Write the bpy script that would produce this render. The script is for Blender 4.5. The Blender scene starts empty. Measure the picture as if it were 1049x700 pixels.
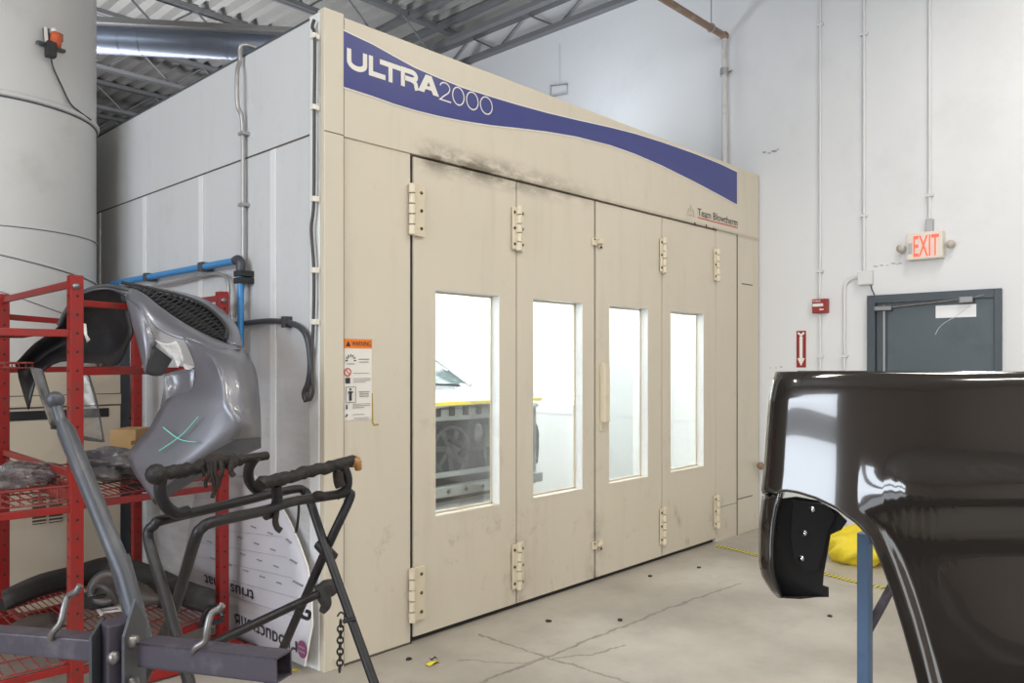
import bpy, bmesh, math, random
from mathutils import Vector, Matrix
random.seed(7)
SC = bpy.context.scene
COL = SC.collection
PI = math.pi

# ------------------------------------------------------------------ camera model (axes: x along the booth front, y along its side)
F, CX, HY, EYE = 800.0, 524.5, 372.0, 1.6
TH = math.atan2(.6885, .7253)
SN, CS = math.sin(TH), math.cos(TH)
def ray(px, py):
    a = (px - CX) / F
    return (CS + a*SN, SN - a*CS, -(py - HY) / F)
def at(px, py, D):
    r = ray(px, py)
    return Vector((r[0]*D, r[1]*D, EYE + r[2]*D))
def ony(px, py, y):
    r = ray(px, py); D = y / r[1]
    return Vector((r[0]*D, y, EYE + r[2]*D))
def onx(px, py, x):
    r = ray(px, py); D = x / r[0]
    return Vector((x, r[1]*D, EYE + r[2]*D))
def onz(px, py, z):
    r = ray(px, py); D = (z - EYE) / r[2]
    return Vector((r[0]*D, r[1]*D, z))

# ------------------------------------------------------------------ materials
def newmat(name):
    m = bpy.data.materials.new(name); m.use_nodes = True
    nt = m.node_tree
    return m, nt, nt.nodes['Principled BSDF']
def N(nt, t, **kw):
    n = nt.nodes.new(t)
    for k, v in kw.items():
        setattr(n, k, v)
    return n
def mathn(nt, op, a, b=None, clamp=False):
    n = N(nt, 'ShaderNodeMath', operation=op, use_clamp=clamp)
    for i, v in enumerate((a, b)):
        if v is None: continue
        if isinstance(v, (int, float)): n.inputs[i].default_value = v
        else: nt.links.new(v, n.inputs[i])
    return n.outputs[0]
def mixc(nt, fac, a, b, mode='MIX'):
    n = N(nt, 'ShaderNodeMix', data_type='RGBA', blend_type=mode)
    if isinstance(fac, (int, float)): n.inputs[0].default_value = fac
    else: nt.links.new(fac, n.inputs[0])
    for i, v in ((6, a), (7, b)):
        if isinstance(v, tuple): n.inputs[i].default_value = (*v[:3], 1)
        else: nt.links.new(v, n.inputs[i])
    return n.outputs[2]
def noise(nt, vec, scale, detail=4, rough=.55):
    n = N(nt, 'ShaderNodeTexNoise')
    n.inputs['Scale'].default_value = scale; n.inputs['Detail'].default_value = detail; n.inputs['Roughness'].default_value = rough
    if vec is not None: nt.links.new(vec, n.inputs['Vector'])
    return n.outputs[0]
def ramp(nt, fac, lo, hi):
    n = N(nt, 'ShaderNodeMapRange', interpolation_type='SMOOTHSTEP')
    n.inputs['From Min'].default_value = lo; n.inputs['From Max'].default_value = hi
    nt.links.new(fac, n.inputs['Value'])
    return n.outputs[0]
def pos(nt):
    return N(nt, 'ShaderNodeNewGeometry').outputs['Position']
def scaled(nt, v, s):
    n = N(nt, 'ShaderNodeVectorMath', operation='MULTIPLY'); n.inputs[1].default_value = s
    nt.links.new(v, n.inputs[0]); return n.outputs[0]
def bumpit(nt, b, h, strength, dist=.01):
    n = N(nt, 'ShaderNodeBump'); n.inputs['Strength'].default_value = strength; n.inputs['Distance'].default_value = dist
    nt.links.new(h, n.inputs['Height']); nt.links.new(n.outputs[0], b.inputs['Normal'])
def pmat(name, col, rough=.5, metal=0, dirt=None, amount=.4, scale=6, bump=0, coat=0, bscale=60, stretch=(1, 1, 1), lo=.5, hi=.75):
    m, nt, b = newmat(name)
    b.inputs['Roughness'].default_value = rough; b.inputs['Metallic'].default_value = metal
    if coat:
        b.inputs['Coat Weight'].default_value = coat; b.inputs['Coat Roughness'].default_value = .03
    p = scaled(nt, pos(nt), stretch)
    base = mixc(nt, noise(nt, p, scale*.5, 3), tuple(c*.93 for c in col), tuple(min(1, c*1.07) for c in col))
    if dirt:
        f = mathn(nt, 'MULTIPLY', ramp(nt, noise(nt, p, scale, 6, .65), lo, hi), amount)
        base = mixc(nt, f, base, dirt)
    nt.links.new(base, b.inputs['Base Color'])
    if bump: bumpit(nt, b, noise(nt, p, bscale, 4), bump)
    return m
def emat(name, col, strength):
    m, nt, b = newmat(name)
    b.inputs['Base Color'].default_value = (*col, 1)
    b.inputs['Emission Color'].default_value = (*col, 1); b.inputs['Emission Strength'].default_value = strength
    return m
def glassmat(name, tint, gloss, rough=.02, body=None, bodyfac=0):
    m = bpy.data.materials.new(name); m.use_nodes = True; nt = m.node_tree
    nt.nodes.clear()
    out = N(nt, 'ShaderNodeOutputMaterial'); t = N(nt, 'ShaderNodeBsdfTransparent'); g = N(nt, 'ShaderNodeBsdfGlossy')
    t.inputs[0].default_value = (*tint, 1); g.inputs['Roughness'].default_value = rough
    fr = N(nt, 'ShaderNodeFresnel'); fr.inputs[0].default_value = 1.45
    mx = N(nt, 'ShaderNodeMixShader')
    nt.links.new(mathn(nt, 'MULTIPLY', fr.outputs[0], gloss), mx.inputs[0])
    nt.links.new(t.outputs[0], mx.inputs[1]); nt.links.new(g.outputs[0], mx.inputs[2])
    last = mx.outputs[0]
    if body:
        d = N(nt, 'ShaderNodeBsdfDiffuse'); d.inputs[0].default_value = (*body, 1)
        m2 = N(nt, 'ShaderNodeMixShader')
        f = mathn(nt, 'MULTIPLY', ramp(nt, noise(nt, pos(nt), 9, 4), .25, .8), bodyfac*1.4)
        nt.links.new(f, m2.inputs[0]); nt.links.new(last, m2.inputs[1]); nt.links.new(d.outputs[0], m2.inputs[2])
        last = m2.outputs[0]
    nt.links.new(last, out.inputs[0])
    return m

def booth_mat(name, col, soot):
    """baked enamel sheet steel: vertical dirt streaks, smudges and a soot stain over the door head"""
    m, nt, b = newmat(name)
    b.inputs['Roughness'].default_value = .42
    P = pos(nt); sep = N(nt, 'ShaderNodeSeparateXYZ'); nt.links.new(P, sep.inputs[0])
    x, y, z = sep.outputs
    base = mixc(nt, noise(nt, P, 1.3, 3), tuple(c*.95 for c in col), tuple(c*1.04 for c in col))
    streak = ramp(nt, noise(nt, scaled(nt, P, (4, 4, .5)), 2.2, 5, .6), .5, .8)
    base = mixc(nt, mathn(nt, 'MULTIPLY', streak, .16), base, (.40, .34, .25))
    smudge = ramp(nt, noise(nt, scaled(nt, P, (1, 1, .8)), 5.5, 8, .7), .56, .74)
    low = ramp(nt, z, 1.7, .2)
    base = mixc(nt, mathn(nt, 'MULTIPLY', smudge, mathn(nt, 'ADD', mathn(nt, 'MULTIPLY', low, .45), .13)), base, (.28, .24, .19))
    if soot:
        band = ramp(nt, mathn(nt, 'ABSOLUTE', mathn(nt, 'SUBTRACT', z, 2.80)), .13, .0)
        xa = mathn(nt, 'MULTIPLY', ramp(nt, x, 2.8, 3.0), ramp(nt, x, 4.9, 3.4))
        nz = ramp(nt, noise(nt, scaled(nt, P, (1.6, 1, 3.5)), 3.2, 6, .65), .34, .62)
        f = mathn(nt, 'MULTIPLY', mathn(nt, 'MULTIPLY', band, xa), nz)
        base = mixc(nt, mathn(nt, 'MULTIPLY', f, .85), base, (.10, .075, .05))
        thin = mathn(nt, 'MULTIPLY', ramp(nt, mathn(nt, 'ABSOLUTE', mathn(nt, 'SUBTRACT', z, 2.79)), .035, .0), ramp(nt, x, 2.7, 3.2))
        base = mixc(nt, mathn(nt, 'MULTIPLY', thin, .35), base, (.2, .16, .11))
        for sx in (3.708, 4.55):
            e = ramp(nt, mathn(nt, 'ABSOLUTE', mathn(nt, 'SUBTRACT', x, sx)), .16, .0)
            e = mathn(nt, 'MULTIPLY', mathn(nt, 'MULTIPLY', e, ramp(nt, z, .9, .1)), ramp(nt, noise(nt, P, 7, 6, .7), .4, .7))
            base = mixc(nt, mathn(nt, 'MULTIPLY', e, .5), base, (.16, .13, .1))
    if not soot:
        browning = mathn(nt, 'MULTIPLY', ramp(nt, noise(nt, scaled(nt, P, (1, 1, 5)), 2.0, 6, .65), .34, .66), ramp(nt, z, 2.0, .5))  # horizontal brownish streaks, stronger towards the bottom of the side
        base = mixc(nt, mathn(nt, 'MULTIPLY', browning, .5), base, (.36, .32, .28))
    nt.links.new(base, b.inputs['Base Color'])
    bumpit(nt, b, noise(nt, P, 2.2, 2), .06, .05)
    return m

def floor_mat():
    m, nt, b = newmat('concrete_floor')
    P = pos(nt)
    big = noise(nt, P, .9, 5, .6)
    base = mixc(nt, ramp(nt, big, .3, .7), (.335, .305, .262), (.50, .462, .405))
    base = mixc(nt, mathn(nt, 'MULTIPLY', ramp(nt, noise(nt, P, 4.5, 8, .7), .5, .75), .45), base, (.33, .295, .25))
    base = mixc(nt, mathn(nt, 'MULTIPLY', ramp(nt, noise(nt, scaled(nt, P, (1, 2.5, 1)), 2.3, 7, .7), .62, .75), .5), base, (.24, .21, .175))
    base = mixc(nt, mathn(nt, 'MULTIPLY', ramp(nt, noise(nt, P, 60, 3), .66, .72), .4), base, (.2, .17, .14))
    # wandering cracks
    wob = N(nt, 'ShaderNodeVectorMath', operation='ADD')
    nz = N(nt, 'ShaderNodeTexNoise'); nz.inputs['Scale'].default_value = 7; nz.inputs['Detail'].default_value = 6; nz.inputs['Roughness'].default_value = .7
    nt.links.new(P, nz.inputs['Vector'])
    off = N(nt, 'ShaderNodeVectorMath', operation='SUBTRACT'); off.inputs[1].default_value = (.5, .5, .5); nt.links.new(nz.outputs['Color'], off.inputs[0])
    nt.links.new(scaled(nt, off.outputs[0], (.10, .10, 0)), wob.inputs[0]); nt.links.new(P, wob.inputs[1])
    W = wob.outputs[0]
    dmin = None
    for line, w in CRACKS:
        for (p, q) in zip(line, line[1:]):
            d = q - p; L2 = d.length_squared
            s = N(nt, 'ShaderNodeVectorMath', operation='SUBTRACT'); nt.links.new(W, s.inputs[0]); s.inputs[1].default_value = p
            dt = N(nt, 'ShaderNodeVectorMath', operation='DOT_PRODUCT'); nt.links.new(s.outputs[0], dt.inputs[0]); dt.inputs[1].default_value = d / L2
            t = mathn(nt, 'MULTIPLY', dt.outputs['Value'], 1.0, True)
            sc = N(nt, 'ShaderNodeVectorMath', operation='SCALE'); sc.inputs[0].default_value = d; nt.links.new(t, sc.inputs['Scale'])
            s2 = N(nt, 'ShaderNodeVectorMath', operation='DISTANCE'); nt.links.new(s.outputs[0], s2.inputs[0]); nt.links.new(sc.outputs[0], s2.inputs[1])
            v = mathn(nt, 'MULTIPLY', s2.outputs['Value'], 1 / w)
            dmin = v if dmin is None else mathn(nt, 'MINIMUM', dmin, v)
    f = mathn(nt, 'MULTIPLY', ramp(nt, dmin, 1.0, .3), mathn(nt, 'ADD', mathn(nt, 'MULTIPLY', noise(nt, P, 5, 4), .9), .2, True))
    base = mixc(nt, f, base, (.15, .125, .10))
    nt.links.new(base, b.inputs['Base Color'])
    rr = ramp(nt, noise(nt, P, 1.7, 4), .3, .75)
    nt.links.new(mathn(nt, 'ADD', mathn(nt, 'MULTIPLY', rr, .25), .38), b.inputs['Roughness'])
    bumpit(nt, b, noise(nt, P, 25, 5), .08, .01)
    return m

def zf(px, py): return onz(px, py, 0)
CRACKS = [([zf(*p) for p in ((470, 712), (503, 695), (561, 673), (647, 639), (685, 623), (757, 598))], .017),
          ([zf(*p) for p in ((491, 650), (565, 675), (637, 697), (700, 718))], .013),
          ([zf(*p) for p in ((470, 677), (537, 680), (561, 673))], .009),
          ([zf(*p) for p in ((565, 675), (606, 671), (640, 661))], .012)]

M = {}
M['floor'] = floor_mat()
M['wall'] = pmat('painted_block_wall', (.745, .75, .76), .55, 0, (.55, .55, .55), .25, 1.2, .03)
M['shop_wall'] = pmat('shop_wall_paint', (.72, .63, .56), .6, 0, (.55, .48, .42), .5, .8)
M['front'] = booth_mat('cream_enamel_front', (.66, .60, .49), True)
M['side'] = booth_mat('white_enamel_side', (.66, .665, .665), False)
M['cream'] = pmat('cream_enamel', (.72, .64, .49), .4, 0, (.35, .28, .2), .3, 9)
M['white_trim'] = pmat('white_aluminium_trim', (.80, .81, .80), .35, 0, (.5, .48, .44), .3, 7)
M['inner'] = pmat('white_booth_lining', (.88, .90, .90), .4)
M['groove'] = pmat('dark_gap', (.10, .082, .062), .8)

M['seal'] = pmat('black_rubber_seal', (.02, .018, .016), .7)
M['blue'] = pmat('blue_vinyl', (.040, .050, .22), .35, 0, (.06, .07, .25), .3, 3)
M['letter'] = pmat('white_vinyl', (.80, .77, .70), .4)
M['black_ink'] = pmat('black_ink', (.03, .03, .04), .6)
M['grey_ink'] = pmat('grey_ink', (.28, .28, .29), .6)
M['faint_ink'] = pmat('faint_brown_ink', (.45, .38, .30), .6)
M['red_ink'] = pmat('red_ink', (.55, .05, .04), .5)
M['orange'] = pmat('orange_sticker', (.85, .22, .02), .45)
M['sticker'] = pmat('white_sticker', (.80, .77, .72), .45)
M['screw'] = pmat('dark_screw_heads', (.10, .08, .06), .4, .8)
M['glass'] = glassmat('window_glass', (.985, .995, .99), .6)
M['grey_beige'] = pmat('beige_machine_enamel', (.62, .55, .43), .5, 0, (.40, .33, .24), .4, 2.5)
M['duct_white'] = pmat('painted_duct', (.66, .655, .635), .5, 0, (.5, .47, .42), .4, 2.0)
M['deck'] = pmat('galvanised_roof_deck', (.50, .49, .475), .4, .3, (.33, .31, .28), .4, 2)
M['joist'] = pmat('grey_steel_joist', (.23, .23, .24), .5, .3)
M['galv_duct'] = pmat('galvanised_duct', (.30, .34, .43), .38, .45)
M['conduit'] = pmat('painted_conduit', (.70, .70, .70), .45, 0)
M['grey_conduit'] = pmat('grey_steel_conduit', (.42, .41, .40), .4, .5)
M['rust'] = pmat('rusty_pipe', (.30, .20, .14), .7, .2, (.55, .50, .46), .6, 8, .2)
M['white_pipe'] = pmat('white_painted_pipe', (.62, .61, .60), .5, 0, (.35, .28, .22), .5, 6)
M['blue_pipe'] = pmat('blue_air_pipe', (.05, .27, .60), .35)
M['black_plastic'] = pmat('black_plastic', (.018, .018, .02), .45, 0, (.06, .055, .05), .6, 8)
M['black_tex'] = pmat('dusty_black_plastic', (.035, .034, .034), .6, 0, (.12, .11, .10), .6, 7, .3)
M['cable'] = pmat('dark_cable', (.06, .055, .055), .5)
M['red'] = pmat('red_painted_steel', (.30, .014, .012), .4, 0, (.16, .03, .02), .6, 12, .05, lo=.48, hi=.66)
M['red_wire'] = pmat('worn_red_wire', (.26, .035, .03), .45, 0, (.45, .30, .26), .5, 20)
M['silver'] = pmat('silver_car_paint', (.195, .197, .222), .36, .45, (.165, .165, .185), .5, 5, 0, .3)
M['silver_dark'] = pmat('grey_unpainted_underside', (.10, .105, .115), .5, .1)
M['torn'] = pmat('torn_plastic_edge', (.62, .60, .58), .5, 0, (.3, .28, .27), .6, 30, .3)
M['torn_red'] = pmat('red_torn_lens', (.35, .02, .03), .4)
M['chalk'] = pmat('green_paint_marker', (.18, .62, .50), .7)
M['grille'] = pmat('black_grille_plastic', (.015, .015, .017), .35)
M['grey_steel'] = pmat('grey_painted_steel', (.07, .075, .088), .42, .3, (.13, .13, .145), .6, 9, .05)
M['purple_steel'] = pmat('scuffed_grey_steel', (.075, .066, .088), .42, .3, (.22, .20, .22), .5, 10, .05)
M['bare_steel'] = pmat('worn_bare_steel', (.26, .25, .25), .4, .8, (.10, .09, .09), .8, 25)
M['black_steel'] = pmat('black_painted_tube', (.015, .014, .016), .42, .1, (.045, .04, .038), .6, 14, .1)
M['foam'] = pmat('black_taped_foam', (.014, .012, .011), .6, 0, (.04, .033, .03), .7, 14, .8, bscale=35)
M['rag'] = pmat('dark_brown_rag', (.022, .016, .014), .8, 0, (.07, .035, .025), .6, 20, .5)
M['amber'] = pmat('amber_tape', (.35, .17, .05), .25)
M['board'] = pmat('white_foam_board', (.60, .585, .62), .5, 0, (.6, .58, .6), .4, 3)
M['board_line'] = pmat('grey_print_line', (.36, .36, .40), .6)
M['purple'] = pmat('purple_logo_ink', (.22, .05, .14), .5)
M['cardboard'] = pmat('cardboard', (.50, .31, .14), .8, 0, (.36, .22, .10), .4, 6)
M['yellow_print'] = pmat('yellow_carton', (.42, .30, .06), .7, 0, (.12, .09, .03), .8, 25)
M['clear'] = glassmat('clear_plastic_film', (.86, .86, .86), 1.0, .12, (.50, .49, .47), .22)
M['bag'] = glassmat('crinkled_clear_bag', (.7, .68, .68), 1.6, .1, (.5, .48, .48), .3)
M['crumple'] = pmat('crumpled_grey_plastic', (.13, .12, .12), .35, 0, (.3, .28, .27), .7, 9, .6, bscale=22)
M['brown_metal'] = pmat('brown_dusty_plastic', (.09, .07, .06), .45, 0, (.17, .14, .12), .5, 12, .2)
M['black_paint'] = pmat('gloss_black_car_paint', (.022, .018, .0155), .12, 0, None, 0, 4, 0, 1.0)
M['black_inner'] = pmat('satin_black_inner', (.012, .012, .013), .3)
M['blue_stand'] = pmat('blue_painted_steel', (.10, .17, .29), .42, .2, (.06, .1, .17), .5, 10)
M['chrome'] = pmat('bright_bolt', (.7, .7, .72), .2, 1)
M['door'] = pmat('dark_slate_door', (.075, .098, .112), .38, 0, (.05, .065, .075), .5, 4)
M['door_frame'] = pmat('dark_slate_frame', (.055, .07, .085), .4)
M['paper'] = pmat('white_paper', (.85, .85, .86), .6)
M['alarm'] = pmat('dark_red_alarm', (.28, .025, .02), .4)
M['exit_box'] = pmat('cream_sign_box', (.76, .70, .62), .5)
M['exit_red'] = emat('lit_red_letters', (.95, .12, .07), .75)
M['bulb'] = pmat('clear_lamp_head', (.55, .50, .44), .25)
M['yellow'] = pmat('yellow_plastic_bag', (.80, .62, .03), .4, 0, (.6, .42, .02), .5, 9, .5, bscale=14)
M['yellow_tape'] = pmat('yellow_tape', (.80, .66, .04), .4)
M['orange_lamp'] = pmat('orange_lamp_plastic', (.62, .12, .04), .4)
M['car_paint'] = pmat('silver_suv_paint', (.55, .60, .62), .25, .4, None, 0, 4, 0, .6)
M['car_glass'] = pmat('tinted_windscreen', (.20, .27, .28), .08, 0, None, 0, 4, 0, .5)
M['car_black'] = pmat('engine_bay_black', (.004, .006, .008), .8, 0, (.03, .038, .042), .5, 14)
M['car_grey'] = pmat('engine_bay_grey_metal', (.25, .28, .285), .45, .3, (.08, .09, .09), .8, 9)
M['tyre'] = pmat('tyre_rubber', (.02, .02, .022), .7)
M['led'] = emat('booth_light_tube', (.97, 1.0, 1.0), 14.5)

# ------------------------------------------------------------------ mesh building
class MB:
    def __init__(s): s.v = []; s.f = []; s.smooth = []
    def add(s, vs, fs, smooth=False):
        b = len(s.v); s.v += [Vector(v) for v in vs]
        for f in fs: s.f.append(tuple(b + i for i in f)); s.smooth.append(smooth)
        return s
    def box(s, lo, hi, bev=0.0):
        lo = Vector(lo); hi = Vector(hi)
        bm = bmesh.new(); bmesh.ops.create_cube(bm, size=1)
        for v in bm.verts: v.co = Vector([lo[i] if v.co[i] < 0 else hi[i] for i in range(3)])
        if bev: bmesh.ops.bevel(bm, geom=bm.edges[:], offset=min(bev, .45*min(abs(hi[i]-lo[i]) for i in range(3))), segments=2, affect='EDGES', profile=.5)
        bm.verts.index_update()
        s.add([v.co.copy() for v in bm.verts], [[v.index for v in f.verts] for f in bm.faces]); bm.free()
        return s
    def bar(s, p, q, w, h, up=(0, 0, 1), bev=0.0):
        """rectangular bar from p to q, w across and h along up"""
        p = Vector(p); q = Vector(q); d = q - p; L = d.length; d.normalize()
        up = Vector(up)
        if abs(d.dot(up)) > .98: up = Vector((0, 1, 0))
        side = d.cross(up).normalized(); up = side.cross(d)
        t = MB().box((-w/2, -h/2, 0), (w/2, h/2, L), bev)
        s.add([p + side*v.x + up*v.y + d*v.z for v in t.v], t.f)
        return s
    def tube(s, pts, r, n=10, cap=True, closed=False, rs=None):
        pts = [Vector(p) for p in pts]; k = len(pts)
        rs = rs or [r]*k
        tang = []
        for i in range(k):
            a = pts[(i-1) % k] if (closed or i) else pts[0]; b = pts[(i+1) % k] if (closed or i < k-1) else pts[-1]
            tang.append((b-a).normalized() if (b-a).length > 1e-9 else Vector((0, 0, 1)))
        u = tang[0].orthogonal().normalized()
        vs = []
        for i in range(k):
            u = (u - tang[i]*u.dot(tang[i])).normalized(); w = tang[i].cross(u)
            for j in range(n):
                a = 2*PI*j/n; vs.append(pts[i] + (u*math.cos(a) + w*math.sin(a))*rs[i])
        fs = []
        for i in range(k if closed else k-1):
            i2 = (i+1) % k
            for j in range(n):
                j2 = (j+1) % n
                fs.append((i*n+j, i*n+j2, i2*n+j2, i2*n+j))
        s.add(vs, fs, True)
        if cap and not closed:
            s.add(vs[:n][::-1], [tuple(range(n))]); s.add(vs[-n:], [tuple(range(n))])
        return s
    def lathe(s, prof, base, axis=(0, 0, 1), n=20):
        """prof: (radius, height) pairs along axis from base"""
        ax = Vector(axis).normalized(); u = ax.orthogonal().normalized(); w = ax.cross(u); base = Vector(base)
        vs = []
        for r, h in prof:
            for j in range(n):
                a = 2*PI*j/n; vs.append(base + ax*h + (u*math.cos(a) + w*math.sin(a))*r)
        fs = [(i*n+j, i*n+(j+1) % n, (i+1)*n+(j+1) % n, (i+1)*n+j) for i in range(len(prof)-1) for j in range(n)]
        return s.add(vs, fs, True)
    def ball(s, c, r, sc=(1, 1, 1), n=16):
        c = Vector(c); bm = bmesh.new(); bmesh.ops.create_uvsphere(bm, u_segments=n, v_segments=max(6, n//2), radius=r)
        bm.verts.index_update()
        s.add([c + Vector((v.co.x*sc[0], v.co.y*sc[1], v.co.z*sc[2])) for v in bm.verts], [[v.index for v in f.verts] for f in bm.faces], True); bm.free()
        return s
    def grid(s, rows, smooth=True):
        n = len(rows[0]); vs = [Vector(p) for r in rows for p in r]
        return s.add(vs, [(i*n+j, i*n+j+1, (i+1)*n+j+1, (i+1)*n+j) for i in range(len(rows)-1) for j in range(n-1)], smooth)
    def poly(s, pts, thick=None):
        """filled polygon; with a thickness vector it becomes a slab"""
        pts = [Vector(p) for p in pts]; n = len(pts)
        s.add(pts, [tuple(range(n))])
        if thick is not None:
            t = Vector(thick); bk = [p + t for p in pts]
            s.add(bk, [tuple(range(n))[::-1]])
            s.add(pts + bk, [(i, (i+1) % n, n+(i+1) % n, n+i) for i in range(n)])
        return s
    def stroke(s, path, w, o, R, U, k=1.0, close=False):
        """flat pen stroke of width w along a 2-D path, on the plane o + R*x + U*y"""
        s.k = getattr(s, 'k', 0) + 1
        R = Vector(R); U = Vector(U); o = Vector(o) + R.cross(U).normalized()*(.0003*s.k); P = [Vector((a, b)) for a, b in path]; n = len(P); vs = []
        for i in range(n):
            a = P[i-1] if (i or close) else None; b = P[(i+1) % n] if (i < n-1 or close) else None
            d1 = (P[i]-a).normalized() if a is not None else None; d2 = (b-P[i]).normalized() if b is not None else None
            d1 = d1 or d2; d2 = d2 or d1
            nn = Vector((-d1.y-d2.y, d1.x+d2.x)); nn.normalize()
            c = max(.35, nn.dot(Vector((-d1.y, d1.x))))
            for sg in (1, -1):
                q = P[i] + nn*(sg*w/2/c); vs.append(o + R*q.x + U*q.y)
        fs = [(2*i, 2*i+1, 2*((i+1) % n)+1, 2*((i+1) % n)) for i in range(n if close else n-1)]
        return s.add(vs, fs)
    def text(s, body, o, R, U, w, h=None, bold=0):
        cu = bpy.data.curves.new('t', 'FONT'); cu.body = body; cu.offset = bold; cu.resolution_u = 3
        ob = bpy.data.objects.new('t', cu); COL.objects.link(ob)
        dg = bpy.context.evaluated_depsgraph_get(); me = bpy.data.meshes.new_from_object(ob.evaluated_get(dg))
        xs = [v.co.x for v in me.vertices]; ys = [v.co.y for v in me.vertices]
        x0, x1, y0, y1 = min(xs), max(xs), min(ys), max(ys); sx = w/(x1-x0); sy = h/(y1-y0) if h else sx
        o = Vector(o); R = Vector(R); U = Vector(U)
        s.add([o + R*((v.co.x-x0)*sx) + U*((v.co.y-y0)*sy) for v in me.vertices], [tuple(p.vertices) for p in me.polygons])
        bpy.data.objects.remove(ob); bpy.data.curves.remove(cu); bpy.data.meshes.remove(me)
        return s
    def build(s, name, mat, parent=None, solid=0, sub=0, weld=False, offset=-1):
        org = ORG.get(parent.name, Vector((0, 0, 0))) if parent else Vector((0, 0, 0))
        me = bpy.data.meshes.new(name); me.from_pydata([v - org for v in s.v], [], s.f); me.update()
        for p, sm in zip(me.polygons, s.smooth): p.use_smooth = sm
        bm = bmesh.new(); bm.from_mesh(me)
        if weld: bmesh.ops.remove_doubles(bm, verts=bm.verts, dist=.002)
        bmesh.ops.recalc_face_normals(bm, faces=bm.faces)
        bm.to_mesh(me); bm.free()
        o = bpy.data.objects.new(name, me); COL.objects.link(o); me.materials.append(mat)
        if parent: o.parent = parent; ORG[o.name] = org
        if sub: md = o.modifiers.new('sub', 'SUBSURF'); md.levels = sub; md.render_levels = sub
        if solid: md = o.modifiers.new('solid', 'SOLIDIFY'); md.thickness = solid; md.offset = offset
        return o
ORG = {}
def tag(o, label=None, cat=None, group=None, kind=None):
    for k, v in (('label', label), ('category', cat), ('group', group), ('kind', kind)):
        if v: o[k] = v
    return o
def thing(name, loc, label, cat, group=None):
    o = bpy.data.objects.new(name, None); COL.objects.link(o); o.location = loc; o.empty_display_size = .1
    ORG[o.name] = Vector(loc)
    return tag(o, label, cat, group)
def struct(o): return tag(o, kind='structure')
def smooth_path(pts, k=6):
    """Catmull-Rom through the points"""
    P = [Vector(p) for p in pts]; P = [P[0]*2-P[1]] + P + [P[-1]*2-P[-2]]; out = []
    for i in range(1, len(P)-2):
        for j in range(k):
            t = j/k; a, b, c, d = P[i-1:i+3]
            out.append(.5*((2*b) + (c-a)*t + (2*a-5*b+4*c-d)*t*t + (3*b-a-3*c+d)*t**3))
    return out + [P[-2]]
def interp(tab, x):
    if x <= tab[0][0]: return tab[0][1]
    for (a, u), (b, v) in zip(tab, tab[1:]):
        if x <= b: return u + (v-u)*(x-a)/(b-a)
    return tab[-1][1]

# ------------------------------------------------------------------ the room
WX = 7.15
struct(MB().box((-7.2, -7.2, -.1), (7.4, 26, 0)).build('floor', M['floor']))
struct(MB().box((WX, -7.2, 0), (WX+.2, 26, 6.2)).build('wall_right', M['wall']))
struct(MB().box((-7.2, 25.8, 0), (WX, 26, 6.2)).build('wall_back', M['shop_wall']))
struct(MB().box((-7.4, -7.2, 0), (-7.2, 26, 6.2)).build('wall_left', M['shop_wall']))
struct(MB().box((-7.2, -7.4, 0), (WX, -7.2, 6.2)).build('wall_front', M['shop_wall']))
deck = MB(); prof = []
x = -7.2
while x < WX:
    prof += [(x, 5.95), (x+.075, 5.95), (x+.105, 6.04), (x+.185, 6.04)]; x += .215
deck.grid([[(a, -7.2, z) for a, z in prof], [(a, 26, z) for a, z in prof]], False)
struct(deck.build('ceiling', M['deck'], solid=.01, offset=1))
def joist(y, zb=5.50):
    o = bpy.data.objects.new('ceiling_joist', None); COL.objects.link(o); o.location = (0, y, 0); struct(o); ORG[o.name] = Vector((0, y, 0))
    MB().box((-7.2, y-.045, 5.88), (WX, y+.045, 5.94)).build('top_chord', M['joist'], o)
    b = MB().box((-7.2, y-.05, zb), (WX, y-.008, zb+.05)); b.box((-7.2, y+.008, zb), (WX, y+.05, zb+.05)); b.build('bottom_chord', M['joist'], o)
    w = MB(); k = -7.0; up = False
    while k < WX-.5:
        w.tube([(k, y, zb+.03 if not up else 5.9), (k+.45, y, 5.9 if not up else zb+.03)], .013, 6); k += .45; up = not up
    w.build('web_rod', M['joist'], o)
    return o
J0 = joist(1.6)
for y in (7.6, 9.35, 11.1, 12.85, 14.6, 16.4, 18.2, 20.0, 21.8):
    r = J0.copy(); COL.objects.link(r); r.location = (0, y, 0)
    for ch in J0.children:
        c = ch.copy(); COL.objects.link(c); c.parent = r
m = MB()
for x_, z_ in ((WX-.05, 5.60), (WX-.05, 5.90), (WX-.55, 5.66), (WX-.55, 5.90), (WX-1.0, 5.90)): m.box((x_-.045, -7.2, z_-.03), (x_+.045, 26, z_+.03))
k_ = -7.0
while k_ < 24: m.tube([(WX-.05, k_, 5.60), (WX-.05, k_+.5, 5.9), (WX-.05, k_+1, 5.60)], .012, 6); k_ += 1.0
struct(m.build('trim_1', M['joist']))
# long galvanised duct under the roof
p0, p1 = at(20, 36, 7.9), at(330, 51, 8.1)
d = (p1-p0).normalized(); p0 -= d*2
t = thing('round_ceiling_duct', p0, 'round bluish galvanised duct slung below the roof deck, passing over the booth', 'duct')
MB().tube([p0, p1], .145, 28).build('duct_pipe', M['galv_duct'], t)
for px in (125, 145, 232, 238):
    q = p0 + d*((at(px, 40, 7.98)-p0).dot(d))
    MB().tube([q-d*.008, q+d*.008], .150, 28).build('joint_band', M['galv_duct'], t)
t = thing('angle_iron_rail', p0, 'grey angle iron running along the top of the round ceiling duct', 'rail')
r0, r1 = at(20, 18, 7.7), at(330, 36, 7.9); r0 -= d*2
MB().bar(r0, r1, .10, .02).bar(r0+Vector((.03, .03, .04)), r1+Vector((.03, .03, .04)), .02, .08).build('angle_iron', M['grey_conduit'], t)

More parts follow.
